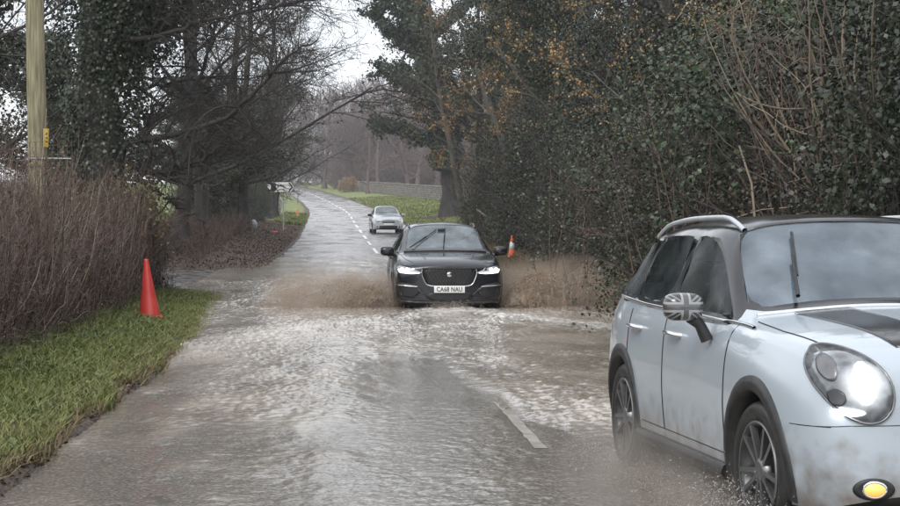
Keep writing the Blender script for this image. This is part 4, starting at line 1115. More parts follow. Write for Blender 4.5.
def box_part(name, size, loc, m, parent, bev=.01, rot=None, seg=2):
    b = bmesh.new(); bmesh.ops.create_cube(b, size=1); bmesh.ops.scale(b, vec=size, verts=b.verts)
    if bev: bmesh.ops.bevel(b, geom=b.edges[:], offset=bev, segments=seg, affect='EDGES', profile=.5)
    if rot: bmesh.ops.rotate(b, verts=b.verts, matrix=Euler(rot).to_matrix())
    bmesh.ops.translate(b, verts=b.verts, vec=loc)
    me = bpy.data.meshes.new(name); b.to_mesh(me); b.free()
    return link_mesh(name, me, m, parent, bev > 0)
def wheel(parent, loc, r, wdt, out, m_rim, spokes=10, turn=0.0):
    w_ = empty('wheel', loc, turn, parent)
    h = wdt / 2; s = out
    lathe('tyre', [(r * .70, -h * .8), (r * .80, -h), (r * .93, -h), (r * .985, -h * .8), (r, -h * .55), (r * .985, -h * .5), (r, -h * .45), (r, -h * .05), (r * .985, 0), (r, h * .05), (r, h * .45), (r * .985, h * .5), (r, h * .55), (r * .985, h * .8), (r * .93, h), (r * .80, h), (r * .70, h * .8), (r * .68, h * .5), (r * .68, -h * .5), (r * .70, -h * .8)], tyre_m, w_, 48)
    rim = lathe('rim', [(r * .70, h * .78 * s), (r * .72, h * .95 * s), (r * .68, h * .97 * s), (r * .64, h * .80 * s), (r * .60, h * .1 * s), (r * .2, -h * .1 * s), (.002, -h * .1 * s)], rim_dark if m_rim is not rim_dark else rim_dark, w_, 48)
    b = bmesh.new()
    for k in range(spokes):
        a = 2 * PI * k / spokes
        bb = bmesh.ops.create_cube(b, size=1)['verts']
        for v in bb:
            x, y, z = v.co; rr_ = .12 * r + (x + .5) * r * .55
            v.co = ((rr_), y * .03 + h * (.74 + .1 * (x + .5)) * s, (z * .022 + (.03 if k % 2 else -.03) * (x + .5) * .6) * (r / .33))
        bmesh.ops.rotate(b, verts=bb, matrix=Matrix.Rotation(a, 3, 'Y'))
    me = bpy.data.meshes.new('spokes'); b.to_mesh(me); b.free(); link_mesh('spokes', me, m_rim, w_)
    lathe('hub_cap', [(r * .20, h * .55 * s), (r * .19, h * .86 * s), (r * .12, h * .92 * s), (.001, h * .93 * s)], m_rim, w_, 24)
    lathe('rim_lip', [(r * .66, h * .82 * s), (r * .69, h * 1.0 * s), (r * .715, h * .98 * s), (r * .71, h * .8 * s)], m_rim, w_, 48)
    return w_
def arch_trim(sh, parent, xa, za, r0, r1, side, m, off=.012, a0=-12, a1=192, y_in=.12):
    """wheel arch cladding standing proud of the wing"""
    sg = -1 if side == 'right' else 1; V = []; n_ = 30
    for k in range(n_ + 1):
        a = math.radians(a0 + (a1 - a0) * k / n_); row = []
        for rr_, o_ in ((r1, -.004), (r1 * .995, off), ((r0 + r1) / 2, off + .006), (r0, off + .002)):
            x, z = xa + rr_ * math.cos(a), za + rr_ * math.sin(a)
            xs, zs = xa + max(rr_, r0 + .012) * math.cos(a), za + max(rr_, r0 + .012) * math.sin(a)
            l, nn = sh.hit(P0_(side, xs, max(zs, .27)), side)
            row.append((x, l.y + sg * o_, z))
        row.append((row[-1][0], row[-1][1] - sg * y_in, row[-1][2]))
        V += row
    F = grid_faces(n_ + 1, 5)
    return link_mesh('wheel_arch_trim', quads_mesh('wheel_arch_trim', np.array(V), F), m, parent, True)
def mirror(parent, p, s, m_cap, m_arm, size=(.11, .22, .15), arm=None):
    b = bmesh.new(); bmesh.ops.create_uvsphere(b, u_segments=20, v_segments=12, radius=.5)
    for v in b.verts:
        x, y, z = v.co * 2
        x = np.sign(x) * abs(x) ** .8; y = np.sign(y) * abs(y) ** .6; z = np.sign(z) * abs(z) ** .65
        if x < 0: x *= .35
        v.co = (x * size[0] * .6, y * size[1] * .5, z * size[2] * .5)
    me = bpy.data.meshes.new('mirror_cap'); b.to_mesh(me); b.free()
    o = link_mesh('wing_mirror', me, m_cap, parent, True); o.location = p
    a = arm or [(-.02, s * -.12, -.06), (-.06, s * -.22, -.14)]
    tube('mirror_arm', [(0, s * -.04, -size[2] * .35)] + a, [.035, .03, .035], m_arm, o)
    gl = box_part('mirror_glass', (.008, size[1] * .8, size[2] * .75), (-size[0] * .24, 0, 0), chrome, o, .003)
    return o
def wiper(sh, parent, a, b_, m, off=.03):
    """blade and arm standing on the windscreen, points given as (y, z) seen from the front"""
    q = []
    for t in np.linspace(0, 1, 9):
        l, nn = sh.hit(P0_('front', a[0] + (b_[0] - a[0]) * t, a[1] + (b_[1] - a[1]) * t), 'front'); q.append(l + nn * (off * (.9 if t > .4 else 1.4 - t)))
    w_ = tube('wiper', q[:6], [.012, .008], m, parent, 5)
    bl = []
    for t in np.linspace(.35, 1.0, 7):
        l, nn = sh.hit(P0_('front', a[0] + (b_[0] - a[0]) * t + .012, a[1] + (b_[1] - a[1]) * t), 'front'); bl.append(l + nn * off * .6)
    tube('wiper_blade', bl, .009, m, w_, 5)
    return w_
def text_mesh(name, body, size, m, parent, loc, rot, xs=.8, bold=.0):
    cu = bpy.data.curves.new(name, 'FONT'); cu.body = body; cu.size = size; cu.align_x = 'CENTER'; cu.align_y = 'CENTER'; cu.extrude = .0015; cu.offset = bold
    cu.space_character = 1.05; cu.resolution_u = 3
    t = bpy.data.objects.new(name, cu); COL.objects.link(t)
    dg = bpy.context.evaluated_depsgraph_get(); dg.update()
    me = bpy.data.meshes.new_from_object(t.evaluated_get(dg), depsgraph=dg); bpy.data.objects.remove(t)
    me.transform(Matrix.Diagonal((xs, 1, 1, 1)))
    o = link_mesh(name, me, m, parent); me.materials.clear(); me.materials.append(m); o.location = loc; o.rotation_euler = rot
    return o

# ------------------------------------------------------------------ the white compact car (right foreground)
def white_car():
    S = [(2.10, [(.42, .30), (.56, .32), (.62, .43), (.63, .56), (.61, .67), (.57, .76), (.44, .83), (.22, .86), (0, .865)]),
         (1.99, [(.5, .23), (.74, .25), (.79, .42), (.795, .58), (.775, .72), (.71, .85), (.52, .92), (.25, .95), (0, .955)]),
         (1.74, [(.5, .20), (.83, .22), (.865, .42), (.875, .64), (.855, .80), (.78, .925), (.56, .99), (.28, 1.015), (0, 1.025)]),
         (1.30, [(.55, .20), (.86, .22), (.885, .42), (.895, .65), (.878, .85), (.815, .965), (.58, 1.025), (.3, 1.055), (0, 1.065)]),
         (.98, [(.55, .20), (.86, .22), (.885, .42), (.89, .65), (.878, .86), (.83, .985), (.64, 1.04), (.33, 1.075), (0, 1.085)]),
         (.80, [(.55, .20), (.86, .22), (.885, .42), (.89, .65), (.878, .87), (.838, .995), (.79, 1.02), (.42, 1.085), (0, 1.10)]),
         (.17, [(.55, .20), (.86, .22), (.88, .42), (.888, .65), (.878, .88), (.845, 1.005), (.64, 1.47), (.42, 1.535), (0, 1.55)]),
         (-.32, [(.55, .20), (.86, .22), (.88, .42), (.888, .65), (.878, .89), (.848, 1.015), (.65, 1.485), (.43, 1.555), (0, 1.572)]),
         (-1.15, [(.55, .20), (.86, .22), (.885, .42), (.892, .65), (.88, .90), (.84, 1.035), (.63, 1.475), (.41, 1.54), (0, 1.556)]),
         (-1.66, [(.55, .22), (.84, .24), (.87, .42), (.875, .65), (.86, .90), (.80, 1.05), (.57, 1.42), (.38, 1.485), (0, 1.50)]),
         (-1.93, [(.5, .26), (.74, .28), (.80, .43), (.81, .65), (.79, .89), (.745, 1.02), (.64, 1.13), (.36, 1.17), (0, 1.18)]),
         (-2.01, [(.42, .34), (.60, .35), (.68, .47), (.70, .65), (.68, .84), (.64, .95), (.5, 1.0), (.3, 1.02), (0, 1.03)])]
    def mo(i, j):
        if j >= 5 and 5 <= i <= 9: return 2            # black roof and pillars
        if j == 0: return 1
        return 0
    G = [('windscreen', {(5, 6), (5, 7)}, [(0, 1)], .05),
         ('front_side_window', {(5, 5), (6, 5)}, [0, 1], .045), ('rear_side_window', {(7, 5)}, [0, 1], .045), ('quarter_window', {(8, 5)}, [0, 1], .04), ('rear_window', {(9, 6), (9, 7)}, [(0, 1)], .05)]
    sh = Shell(S, G, mo, dict(x=(1.30, -1.297), y=.86, z=.335, r=.385, d=.70), grow=1.02)
    root = empty('compact_car', (0, 0, 0)); tag(root, 'white compact car with black roof and lit headlamp close on the right', 'car')
    body_m = paint('white_car_paint', (.40, .455, .50), (.44, .49, .535), dirt_top=.80, amount=.85)
    gl = glass('wet_glass_painted_sky', (.075, .11, .145), 2.2, clear=.34, c2=(.19, .24, .285), scale=2.6); gls = glass('tinted_side_glass', (.014, .018, .019), 1.6, clear=.45, c2=(.05, .06, .062), scale=5)  # windscreen base mottled pale blue, standing in for cloud reflections
    cabin(root, .62, .98, -.25, .70)
    for k, nm in enumerate(sh.names):
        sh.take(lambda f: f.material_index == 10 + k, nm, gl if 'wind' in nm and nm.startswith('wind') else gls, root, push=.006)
    for x in (.86, -.30, -1.12): sh.cutplane((x, 0, 0), (1, 0, 0))
    sh.cutplane((0, 0, .34), (0, 0, 1))
    def door(x0, x1, sg):
        def s(f):
            c = f.calc_center_median(); return f.material_index == 0 and x0 < c.x < x1 and c.y * sg > .6 and .34 < c.z < 1.03
        return s
    doors = {}
    for sg in (-1, 1):
        for x0, x1 in ((-.30, .86), (-1.12, -.30)):
            doors[(sg, x0)] = sh.take(door(x0, x1, sg), 'door', body_m, root)
    sh.take(lambda f: f.material_index == 2, 'roof', gloss_black, root)
    sh.take(lambda f: f.material_index == 1, 'underbody', black_trim, root)
    sh.cutplane((1.02, 0, 0), (1, 0, 0))
    sh.take(lambda f: f.calc_center_median().x > 1.02 and f.calc_center_median().z > .86 and f.normal.z > .45, 'bonnet', body_m, root)
    sh.take(lambda f: f.material_index == 0, 'body', body_m, root)
    for sg, side in ((-1, 'right'), (1, 'left')):
        for xa in (1.30, -1.297):
            arch_trim(sh, root, xa, .335, .375, .445, side, black_trim)
            wheel(root, (xa, sg * .775, .33), .33, .22, sg, rim_mid, 10, turn=.06 if xa > 0 else 0)
        for xl in (.86, -.30, -1.12):
            z1 = 1.0
            ribbon(sh, 'door_seam', [(xl, .36), (xl - .02, .6), (xl, 1.0)], side, .0, .005, seam_m, root, n=16)
        ribbon(sh, 'sill_seam', [(.86, .36), (-.8, .36)], side, .0, .0035, seam_m, root, n=20)
        ribbon(sh, 'belt_trim', [(1.05, .985), (.80, 1.005), (0, 1.022), (-.8, 1.035), (-1.6, 1.062)], side, .004, .011, chrome, root, n=50)
        ribbon(sh, 'sill_cladding', [(.88, .27), (-.86, .27)], side, .0, .045, black_trim, root, n=20, sides=8)
        for xh, dk in ((-.18, -.30), (-1.02, -1.12)):
            l, nn = sh.hit((xh + .0, 0, .90), side)
            d = doors[(sg, dk)]
            tube('door_handle', [(l.x - .02, l.y - sg * .01, .90), (l.x, l.y + sg * .035, .905), (l.x + .10, l.y + sg * .04, .905), (l.x + .19, l.y + sg * .035, .90), (l.x + .21, l.y - sg * .01, .895)], .014, chrome, d or root, 8)
        # roof rail: a silver hoop standing off the roof edge
        rl = []
        for t in np.linspace(0, 1, 16):
            x = .22 - 1.75 * t; l, nn = sh.hit((x, sg * .56, 0), 'top'); rl.append((x, sg * .58, l.z + (.005 if t in (0, 1) else .036 * min(1, math.sin(PI * t) * 2.2))))
        tube('roof_rail', rl, .016, mat('silver_rail', (.55, .57, .60), (.62, .64, .66), rough=.3, metal=.6) if sg == -1 else bpy.data.materials['silver_rail'], root, 8)
    # mirrors with a grey union flag printed on the caps
    fm = bpy.data.materials.new('grey_flag_mirror_cap'); fm.use_nodes = True; n = fm.node_tree; b = n.nodes['Principled BSDF']
    t = n.nodes.new('ShaderNodeTexCoord'); sp = n.nodes.new('ShaderNodeSeparateXYZ'); n.links.new(t.outputs['Object'], sp.inputs[0])
    def mth(op, a, b_=None, c_=None):
        q = n.nodes.new('ShaderNodeMath'); q.operation = op
        for i_, v in enumerate((a, b_, c_)):
            if v is None: continue
            if isinstance(v, (int, float)): q.inputs[i_].default_value = v
            else: n.links.new(v, q.inputs[i_])
        return q.outputs[0]
    Yn = mth('DIVIDE', sp.outputs['Y'], .108); Zn = mth('DIVIDE', sp.outputs['Z'], .073)
    ay, az = mth('ABSOLUTE', Yn), mth('ABSOLUTE', Zn)
    cross = mth('MAXIMUM', mth('LESS_THAN', ay, .13), mth('LESS_THAN', az, .2)); crossw = mth('MAXIMUM', mth('LESS_THAN', ay, .24), mth('LESS_THAN', az, .36))
    dg_ = mth('ABSOLUTE', mth('SUBTRACT', ay, az)); diag = mth('LESS_THAN', dg_, .09); diagw = mth('LESS_THAN', dg_, .24)
    val = mth('MAXIMUM', mth('MULTIPLY', mth('MAXIMUM', diagw, 0), .20), mth('MULTIPLY', crossw, .30))
    val = mth('SUBTRACT', val, mth('MULTIPLY', mth('MAXIMUM', cross, mth('MULTIPLY', diag, mth('SUBTRACT', 1, crossw))), .22))
    val = mth('MAXIMUM', val, .018)
    cb = n.nodes.new('ShaderNodeCombineColor')
    for k in range(3): n.links.new(val, cb.inputs[k])
    n.links.new(cb.outputs[0], b.inputs['Base Color']); b.inputs['Roughness'].default_value = .2; b.inputs['Coat Weight'].default_value = 1
    for sg in (-1, 1):
        mirror(root, (.58, sg * 1.035, 1.075), sg, fm, black_trim, size=(.12, .215, .145), arm=[(.0, sg * -.09, -.09), (-.0, sg * -.13, -.17)])
    wiper(sh, root, (-.48, 1.10), (-.36, 1.44), black_trim); wiper(sh, root, (.18, 1.12), (.30, 1.46), black_trim)
    # headlamps: big leaning ovals
    for sg in (-1, 1):
        oval = [(sg * .66 + .142 * math.cos(a) + sg * .04 * math.sin(a), .785 + .158 * math.sin(a)) for a in np.linspace(0, 2 * PI, 40, endpoint=False)]
        sc2 = lambda k: [(sg * .66 + (y - sg * .66) * k, .775 + (z - .775) * k) for y, z in oval]
        l0, n0_ = sh.hit((0, sg * .635, .79), 'front')
        hl = patch(sh, 'headlight', oval, 'front', .010, lit_lens('lit_headlamp_lens', tuple(l0 + n0_ * .015), .62 if sg < 0 else .45, (.93, .97, 1.0)), root, thick=.03, bulge=.02)
        ribbon(sh, 'headlight_rim', oval, 'front', .010, .006, rim_mid, hl, closed=True, n=48)
        patch(sh, 'lamp_bowl', [(sg * .632 + .040 * math.cos(a), .785 + .078 * math.sin(a)) for a in np.linspace(0, 2 * PI, 28, endpoint=False)], 'front', .036, lamp_on if sg < 0 else lamp_dim, hl, thick=.015, bulge=.01)
        patch(sh, 'lamp_bar', [(sg * .70 + .062 * math.cos(a), .672 + .014 * math.sin(a)) for a in np.linspace(0, 2 * PI, 24, endpoint=False)], 'front', .026, lamp_on, hl, thick=.012)
        patch(sh, 'lamp_cell', [(sg * .745 + .028 * math.cos(a), .845 + .05 * math.sin(a)) for a in np.linspace(0, 2 * PI, 20, endpoint=False)], 'front', .030, rim_mid, hl, thick=.012)
        patch(sh, 'lamp_cell', [(sg * .735 + .030 * math.cos(a), .73 + .035 * math.sin(a)) for a in np.linspace(0, 2 * PI, 20, endpoint=False)], 'front', .029, rim_dark, hl, thick=.012)
        ring = [(sg * .60 + .046 * math.cos(a), .345 + .033 * math.sin(a)) for a in np.linspace(0, 2 * PI, 30, endpoint=False)]
        ft = patch(sh, 'fog_light_bezel', [(sg * .60 + (y - sg * .60) * 1.9, .345 + (z - .345) * 1.45) for y, z in ring], 'front', .006, black_trim, root, thick=.02)
        fl = patch(sh, 'fog_light', ring, 'front', .018, lamp_amber, root, thick=.02, bulge=.015)
        ribbon(sh, 'fog_light_rim', ring, 'front', .014, .008, chrome, fl, closed=True)
        ribbon(sh, 'bumper_seam', [(sg * .86, .60), (sg * .70, .615), (sg * .45, .62)], 'front', .0, .002, seam_m, root, n=24)
    ribbon(sh, 'bumper_seam', [(1.74, .60), (1.99, .605)], 'right', .0, .002, seam_m, root, n=12)
    gr = roundpoly([(-.42, .64), (-.36, .80), (-.2, .835), (.2, .835), (.36, .80), (.42, .64), (.3, .60), (-.3, .60)], .15, 48)
    gp = patch(sh, 'grille', gr, 'front', .006, mesh_dark, root, thick=.02)
    ribbon(sh, 'grille_surround', gr, 'front', .012, .017, chrome, gp, closed=True, n=60)
    for z in (.66, .70, .74, .78): ribbon(sh, 'grille_bar', [(-.35, z), (.35, z)], 'front', .014, .007, chrome, gp, n=20)
    li = roundpoly([(-.62, .34), (-.60, .46), (-.3, .50), (.3, .50), (.60, .46), (.62, .34), (.4, .32), (-.4, .32)], .1, 48)
    patch(sh, 'lower_intake', [(y * .75, z - .02) for y, z in li], 'front', .004, mesh_dark, root, thick=.02)
    for sg in (-1, 1):
        patch(sh, 'bonnet_stripe', resample([(1.92, sg * .20), (1.92, sg * .44), (.90, sg * .56), (.90, sg * .26)], 44), 'top', .0025, gloss_black, root, thick=.004, rings=6)
        ribbon(sh, 'bonnet_seam', [(1.95, sg * .60), (1.7, sg * .70), (1.3, sg * .745), (.95, sg * .75)], 'top', .0, .004, seam_m, root, n=30)
    ribbon(sh, 'cowl_trim', [(.84, -.72), (.90, -.4), (.915, 0), (.90, .4), (.84, .72)], 'top', .003, .012, chrome, root, n=40)
    return root
wc = white_car()
zf_, zr_ = float(roadz(2.6, 8.45)), float(roadz(2.6, 11.0))
wc.location = (2.76, 9.72, (zf_ + zr_) / 2 - .004); wc.scale = (1, 1, 1.03)
wc.rotation_euler = (0, -math.atan2(zf_ - zr_, 2.6), -PI / 2 + math.radians(5))

# ------------------------------------------------------------------ the black SUV ploughing through the flood
def suv():
    S = [(2.36, [(.50, .30), (.62, .33), (.68, .46), (.70, .62), (.68, .76), (.60, .86), (.44, .90), (.22, .92), (0, .925)]),
         (2.24, [(.55, .25), (.84, .27), (.89, .44), (.90, .62), (.88, .78), (.80, .92), (.58, .975), (.28, 1.0), (0, 1.01)]),
         (1.95, [(.55, .24), (.90, .26), (.94, .45), (.945, .66), (.93, .85), (.84, 1.0), (.60, 1.05), (.30, 1.065), (0, 1.07)]),
         (1.44, [(.6, .24), (.93, .26), (.955, .46), (.962, .70), (.945, .90), (.87, 1.06), (.62, 1.09), (.32, 1.10), (0, 1.10)]),
         (1.10, [(.6, .24), (.93, .26), (.955, .46), (.962, .72), (.945, .93), (.88, 1.075), (.66, 1.115), (.34, 1.13), (0, 1.135)]),
         (.95, [(.6, .24), (.93, .26), (.955, .46), (.96, .72), (.945, .94), (.885, 1.08), (.76, 1.13), (.40, 1.165), (0, 1.175)]),
         (.02, [(.6, .24), (.93, .26), (.95, .46), (.955, .72), (.945, .95), (.895, 1.09), (.665, 1.545), (.44, 1.615), (0, 1.635)]),
         (-.45, [(.6, .24), (.93, .26), (.95, .46), (.955, .72), (.945, .96), (.90, 1.10), (.675, 1.565), (.45, 1.64), (0, 1.66)]),
         (-1.35, [(.6, .24), (.93, .26), (.955, .46), (.962, .72), (.95, .97), (.89, 1.13), (.65, 1.545), (.43, 1.615), (0, 1.635)]),
         (-1.95, [(.6, .26), (.92, .28), (.94, .46), (.95, .72), (.93, .98), (.85, 1.16), (.60, 1.43), (.40, 1.50), (0, 1.52)]),
         (-2.28, [(.55, .3), (.84, .32), (.88, .47), (.89, .70), (.87, .95), (.80, 1.10), (.66, 1.16), (.38, 1.20), (0, 1.21)]),
         (-2.39, [(.45, .38), (.64, .40), (.72, .52), (.74, .70), (.72, .86), (.66, .95), (.5, 1.0), (.3, 1.02), (0, 1.03)])]
    def mo(i, j):
        return 1 if j == 0 else 0
    G = [('windscreen', {(5, 6), (5, 7)}, [(0, 1)], .06), ('front_side_window', {(5, 5), (6, 5)}, [0, 1], .05), ('rear_side_window', {(7, 5)}, [0, 1], .05), ('quarter_window', {(8, 5)}, [0, 1], .05), ('rear_window', {(9, 6), (9, 7)}, [(0, 1)], .06)]
    sh = Shell(S, G, mo, dict(x=(1.437, -1.437), y=.92, z=.385, r=.44, d=.72), grow=1.01)
    root = empty('sport_utility_car'); tag(root, 'black sport utility car ploughing through the flood with white headlamps', 'car')
    body_m = paint('black_car_paint', (.006, .007, .011), (.010, .011, .016), dirt_top=.5, amount=.25, rough=.22, coat=.45)
    gl = glass('wet_windscreen_painted_sky', (.07, .10, .12), 2.3, clear=.30, c2=(.17, .215, .24), scale=3); gls = glass('dark_side_glass', (.010, .012, .014), 1.7, clear=.4)  # reflected sky painted into the windscreen as patchy pale bluish base colour
    cabin(root, .72, 1.06, -.25, .78)
    for k, nm in enumerate(sh.names):
        sh.take(lambda f: f.material_index == 10 + k, nm, gl if nm == 'windscreen' else gls, root, push=.006)
    for x in (.98, -.28, -1.25): sh.cutplane((x, 0, 0), (1, 0, 0))
    sh.cutplane((0, 0, .40), (0, 0, 1))
    for sg in (-1, 1):
        for x0, x1 in ((-.28, .98), (-1.25, -.28)):
            d = sh.take(lambda f: f.material_index == 0 and x0 < f.calc_center_median().x < x1 and f.calc_center_median().y * sg > .6 and .40 < f.calc_center_median().z < 1.1, 'door', body_m, root)
            if d:
                side = 'right' if sg < 0 else 'left'; l, nn = sh.hit((x0 + .12, 0, .98), side)
                tube('door_handle', [(l.x, l.y, .98), (l.x + .02, l.y + sg * .03, .985), (l.x + .2, l.y + sg * .03, .985), (l.x + .22, l.y, .98)], .014, body_m, d, 6)
    sh.take(lambda f: f.material_index == 1, 'underbody', black_trim, root)
    sh.cutplane((1.12, 0, 0), (1, 0, 0))
    sh.take(lambda f: f.calc_center_median().x > 1.12 and f.calc_center_median().z > .93 and f.normal.z > .5, 'bonnet', body_m, root)
    sh.take(lambda f: True, 'body', body_m, root)
    for sg, side in ((-1, 'right'), (1, 'left')):
        for xa in (1.437, -1.437):
            arch_trim(sh, root, xa, .385, .43, .47, side, gloss_black, off=.006)
            wheel(root, (xa, sg * .825, .375), .375, .25, sg, rim_m, 10)
        for xl in (.98, -.28, -1.25): ribbon(sh, 'door_seam', [(xl, .42), (xl, 1.08)], side, .0, .004, seam_m, root, n=14)
        mirror(root, (.72, sg * 1.03, 1.13), sg, gloss_black, gloss_black, size=(.13, .25, .17), arm=[(0, sg * -.1, -.06), (-.02, sg * -.16, -.08)])
        # slim headlamps, taller at the outer end
        hlp = roundpoly([(sg * .45, .800), (sg * .62, .775), (sg * .86, .79), (sg * .90, .885), (sg * .84, .92), (sg * .66, .885)], .10, 40)
        hl = patch(sh, 'headlight', hlp, 'front', .008, lens_clear, root, thick=.02, bulge=.008)
        patch(sh, 'running_light', roundpoly([(sg * .50, .798), (sg * .64, .785), (sg * .84, .80), (sg * .865, .86), (sg * .80, .835), (sg * .64, .812)], .06, 36), 'front', .026, lamp_dim, hl, thick=.012)
        for yy in (.62, .72, .80):
            patch(sh, 'lamp_lens', [(sg * yy + .028 * math.cos(a), .858 + .022 * math.sin(a)) for a in np.linspace(0, 2 * PI, 16, endpoint=False)], 'front', .022, lamp_dim if yy > .7 else chrome, hl, thick=.01)
        # side intakes with a chrome blade
        it = roundpoly([(sg * .46, .50), (sg * .60, .60), (sg * .88, .64), (sg * .89, .40), (sg * .60, .37)], .10, 36)
        patch(sh, 'side_intake', it, 'front', .004, mesh_dark, root, thick=.02)
        ribbon(sh, 'intake_blade', [(sg * .55, .565), (sg * .70, .575), (sg * .875, .59)], 'front', .012, .011, chrome, root, n=20)
        patch(sh, 'bumper_fin', resample([(sg * .40, .42), (sg * .46, .42), (sg * .56, .52), (sg * .50, .52)], 24), 'front', .012, body_m, root, thick=.014)
        ribbon(sh, 'bonnet_crease', [(2.05, sg * .40), (1.5, sg * .48), (1.15, sg * .52)], 'top', -.006, .016, body_m, root, n=24)
        ribbon(sh, 'bonnet_seam', [(2.18, sg * .62), (1.9, sg * .74), (1.4, sg * .80), (1.05, sg * .81)], 'top', .0, .004, seam_m, root, n=24)
        patch(sh, 'bonnet_vent', resample([(1.50, sg * .30), (1.50, sg * .42), (1.30, sg * .46), (1.32, sg * .33)], 20), 'top', .003, mesh_dark, root, thick=.006)
        rl = []
        for t in np.linspace(0, 1, 14):
            x = .0 - 1.75 * t; l, nn = sh.hit((x, sg * .60, 0), 'top'); rl.append((x, sg * .61, l.z + .03 * min(1, 3 * math.sin(PI * t))))
        tube('roof_rail', rl, .016, gloss_black, root, 6)
    gr = roundpoly([(-.475, .86), (-.47, .76), (-.40, .60), (-.30, .575), (.30, .575), (.40, .60), (.47, .76), (.475, .86), (.44, .885), (-.44, .885)], .12, 56)
    gp = patch(sh, 'grille', [(y * .98, z) for y, z in gr], 'front', .004, mesh_dark, root, thick=.02)
    low = [q for q in gr if q[1] < .87]
    low = sorted(low, key=lambda q: math.atan2(q[0], -(q[1] - 1.2)))
    ribbon(sh, 'grille_surround', low, 'front', .014, .013, chrome, gp, n=60)
    ribbon(sh, 'grille_top_edge', [(-.46, .88), (.46, .88)], 'front', .010, .010, gloss_black, gp, n=30)
    gb = Geo()
    for k in range(-14, 15):
        for s in (-1, 1):
            L = []
            for t in np.linspace(0, 1, 9):
                z = .60 + .265 * t; y = k * .062 + s * .14 * (t - .5)
                if abs(y) < .30 + .62 * (z - .58) and abs(y) < .45:
                    l, nn = sh.hit((0, y, z), 'front'); L.append(l + nn * .008)
            if len(L) > 2: gb.tubes(np.array(L)[None], np.full((1, len(L)), .0055), 4)
    gb.build('grille_mesh', rim_dark, gp)
    l, nn = sh.hit((0, 0, .775), 'front')
    bd = lathe('grille_badge', [(.001, .022), (.03, .020), (.044, .012), (.05, .0)], chrome, gp, 24); bd.location = l; bd.rotation_euler = (0, 0, -PI / 2)
    # snarling cat head relief on the badge, built from small raised forms
    bz = bmesh.new()
    for (y, z, sy, sz, sx) in ((0, .004, .022, .026, .012), (-.014, .022, .008, .009, .008), (.014, .022, .008, .009, .008), (0, -.012, .014, .014, .016)):
        vs = bmesh.ops.create_uvsphere(bz, u_segments=10, v_segments=6, radius=1)['verts']
        for v in vs: v.co = (v.co.x * sx + .022, v.co.y * sy + y, v.co.z * sz + z)
    mb = bpy.data.meshes.new('badge_relief'); bz.to_mesh(mb); bz.free()
    br = link_mesh('badge_relief', mb, rim_m, bd, True); br.rotation_euler = (0, 0, PI / 2)
    # number plate on its plinth
    l, nn = sh.hit((0, 0, .535), 'front')
    pl = box_part('number_plate', (.014, .53, .118), (0, 0, 0), plate_white, root, .004); pl.location = (l.x + .03, 0, .520); pl.rotation_euler = (0, -.08, 0)
    box_part('plate_plinth', (.10, .56, .14), (-.058, 0, 0), gloss_black, pl, .01)
    text_mesh('registration', 'CA68 NAU', .112, plate_ink, pl, (.0085, 0, -.003), (PI / 2, 0, PI / 2), xs=.80, bold=.0022)
    li = roundpoly([(-.42, .38), (-.36, .46), (.36, .46), (.42, .38), (.3, .33), (-.3, .33)], .08, 40)
    patch(sh, 'lower_intake', li, 'front', .004, mesh_dark, root, thick=.02)
    ribbon(sh, 'lower_lip', [(-.85, .315), (-.6, .30), (0, .295), (.6, .30), (.85, .315)], 'front', .008, .02, body_m, root, n=40)
    wiper(sh, root, (-.62, 1.165), (-.13, 1.50), black_trim); wiper(sh, root, (-.02, 1.18), (.035, 1.52), black_trim)
    ribbon(sh, 'cowl_panel', [(.99, -.74), (1.06, -.4), (1.075, 0), (1.06, .4), (.99, .74)], 'top', .004, .02, black_trim, root, n=40)
    # interior mirror housing seen through the top of the glass
    l, nn = sh.hit((0, .0, 1.50), 'front'); box_part('sensor_housing', (.05, .14, .05), (l.x + .012, -.02, 1.51), black_trim, root, .015)
    return root
bc = suv()
bc.location = (1.80, 32.1, float(rz0(32.1)) - .03); bc.rotation_euler = (0, 0, -PI / 2 + .0)

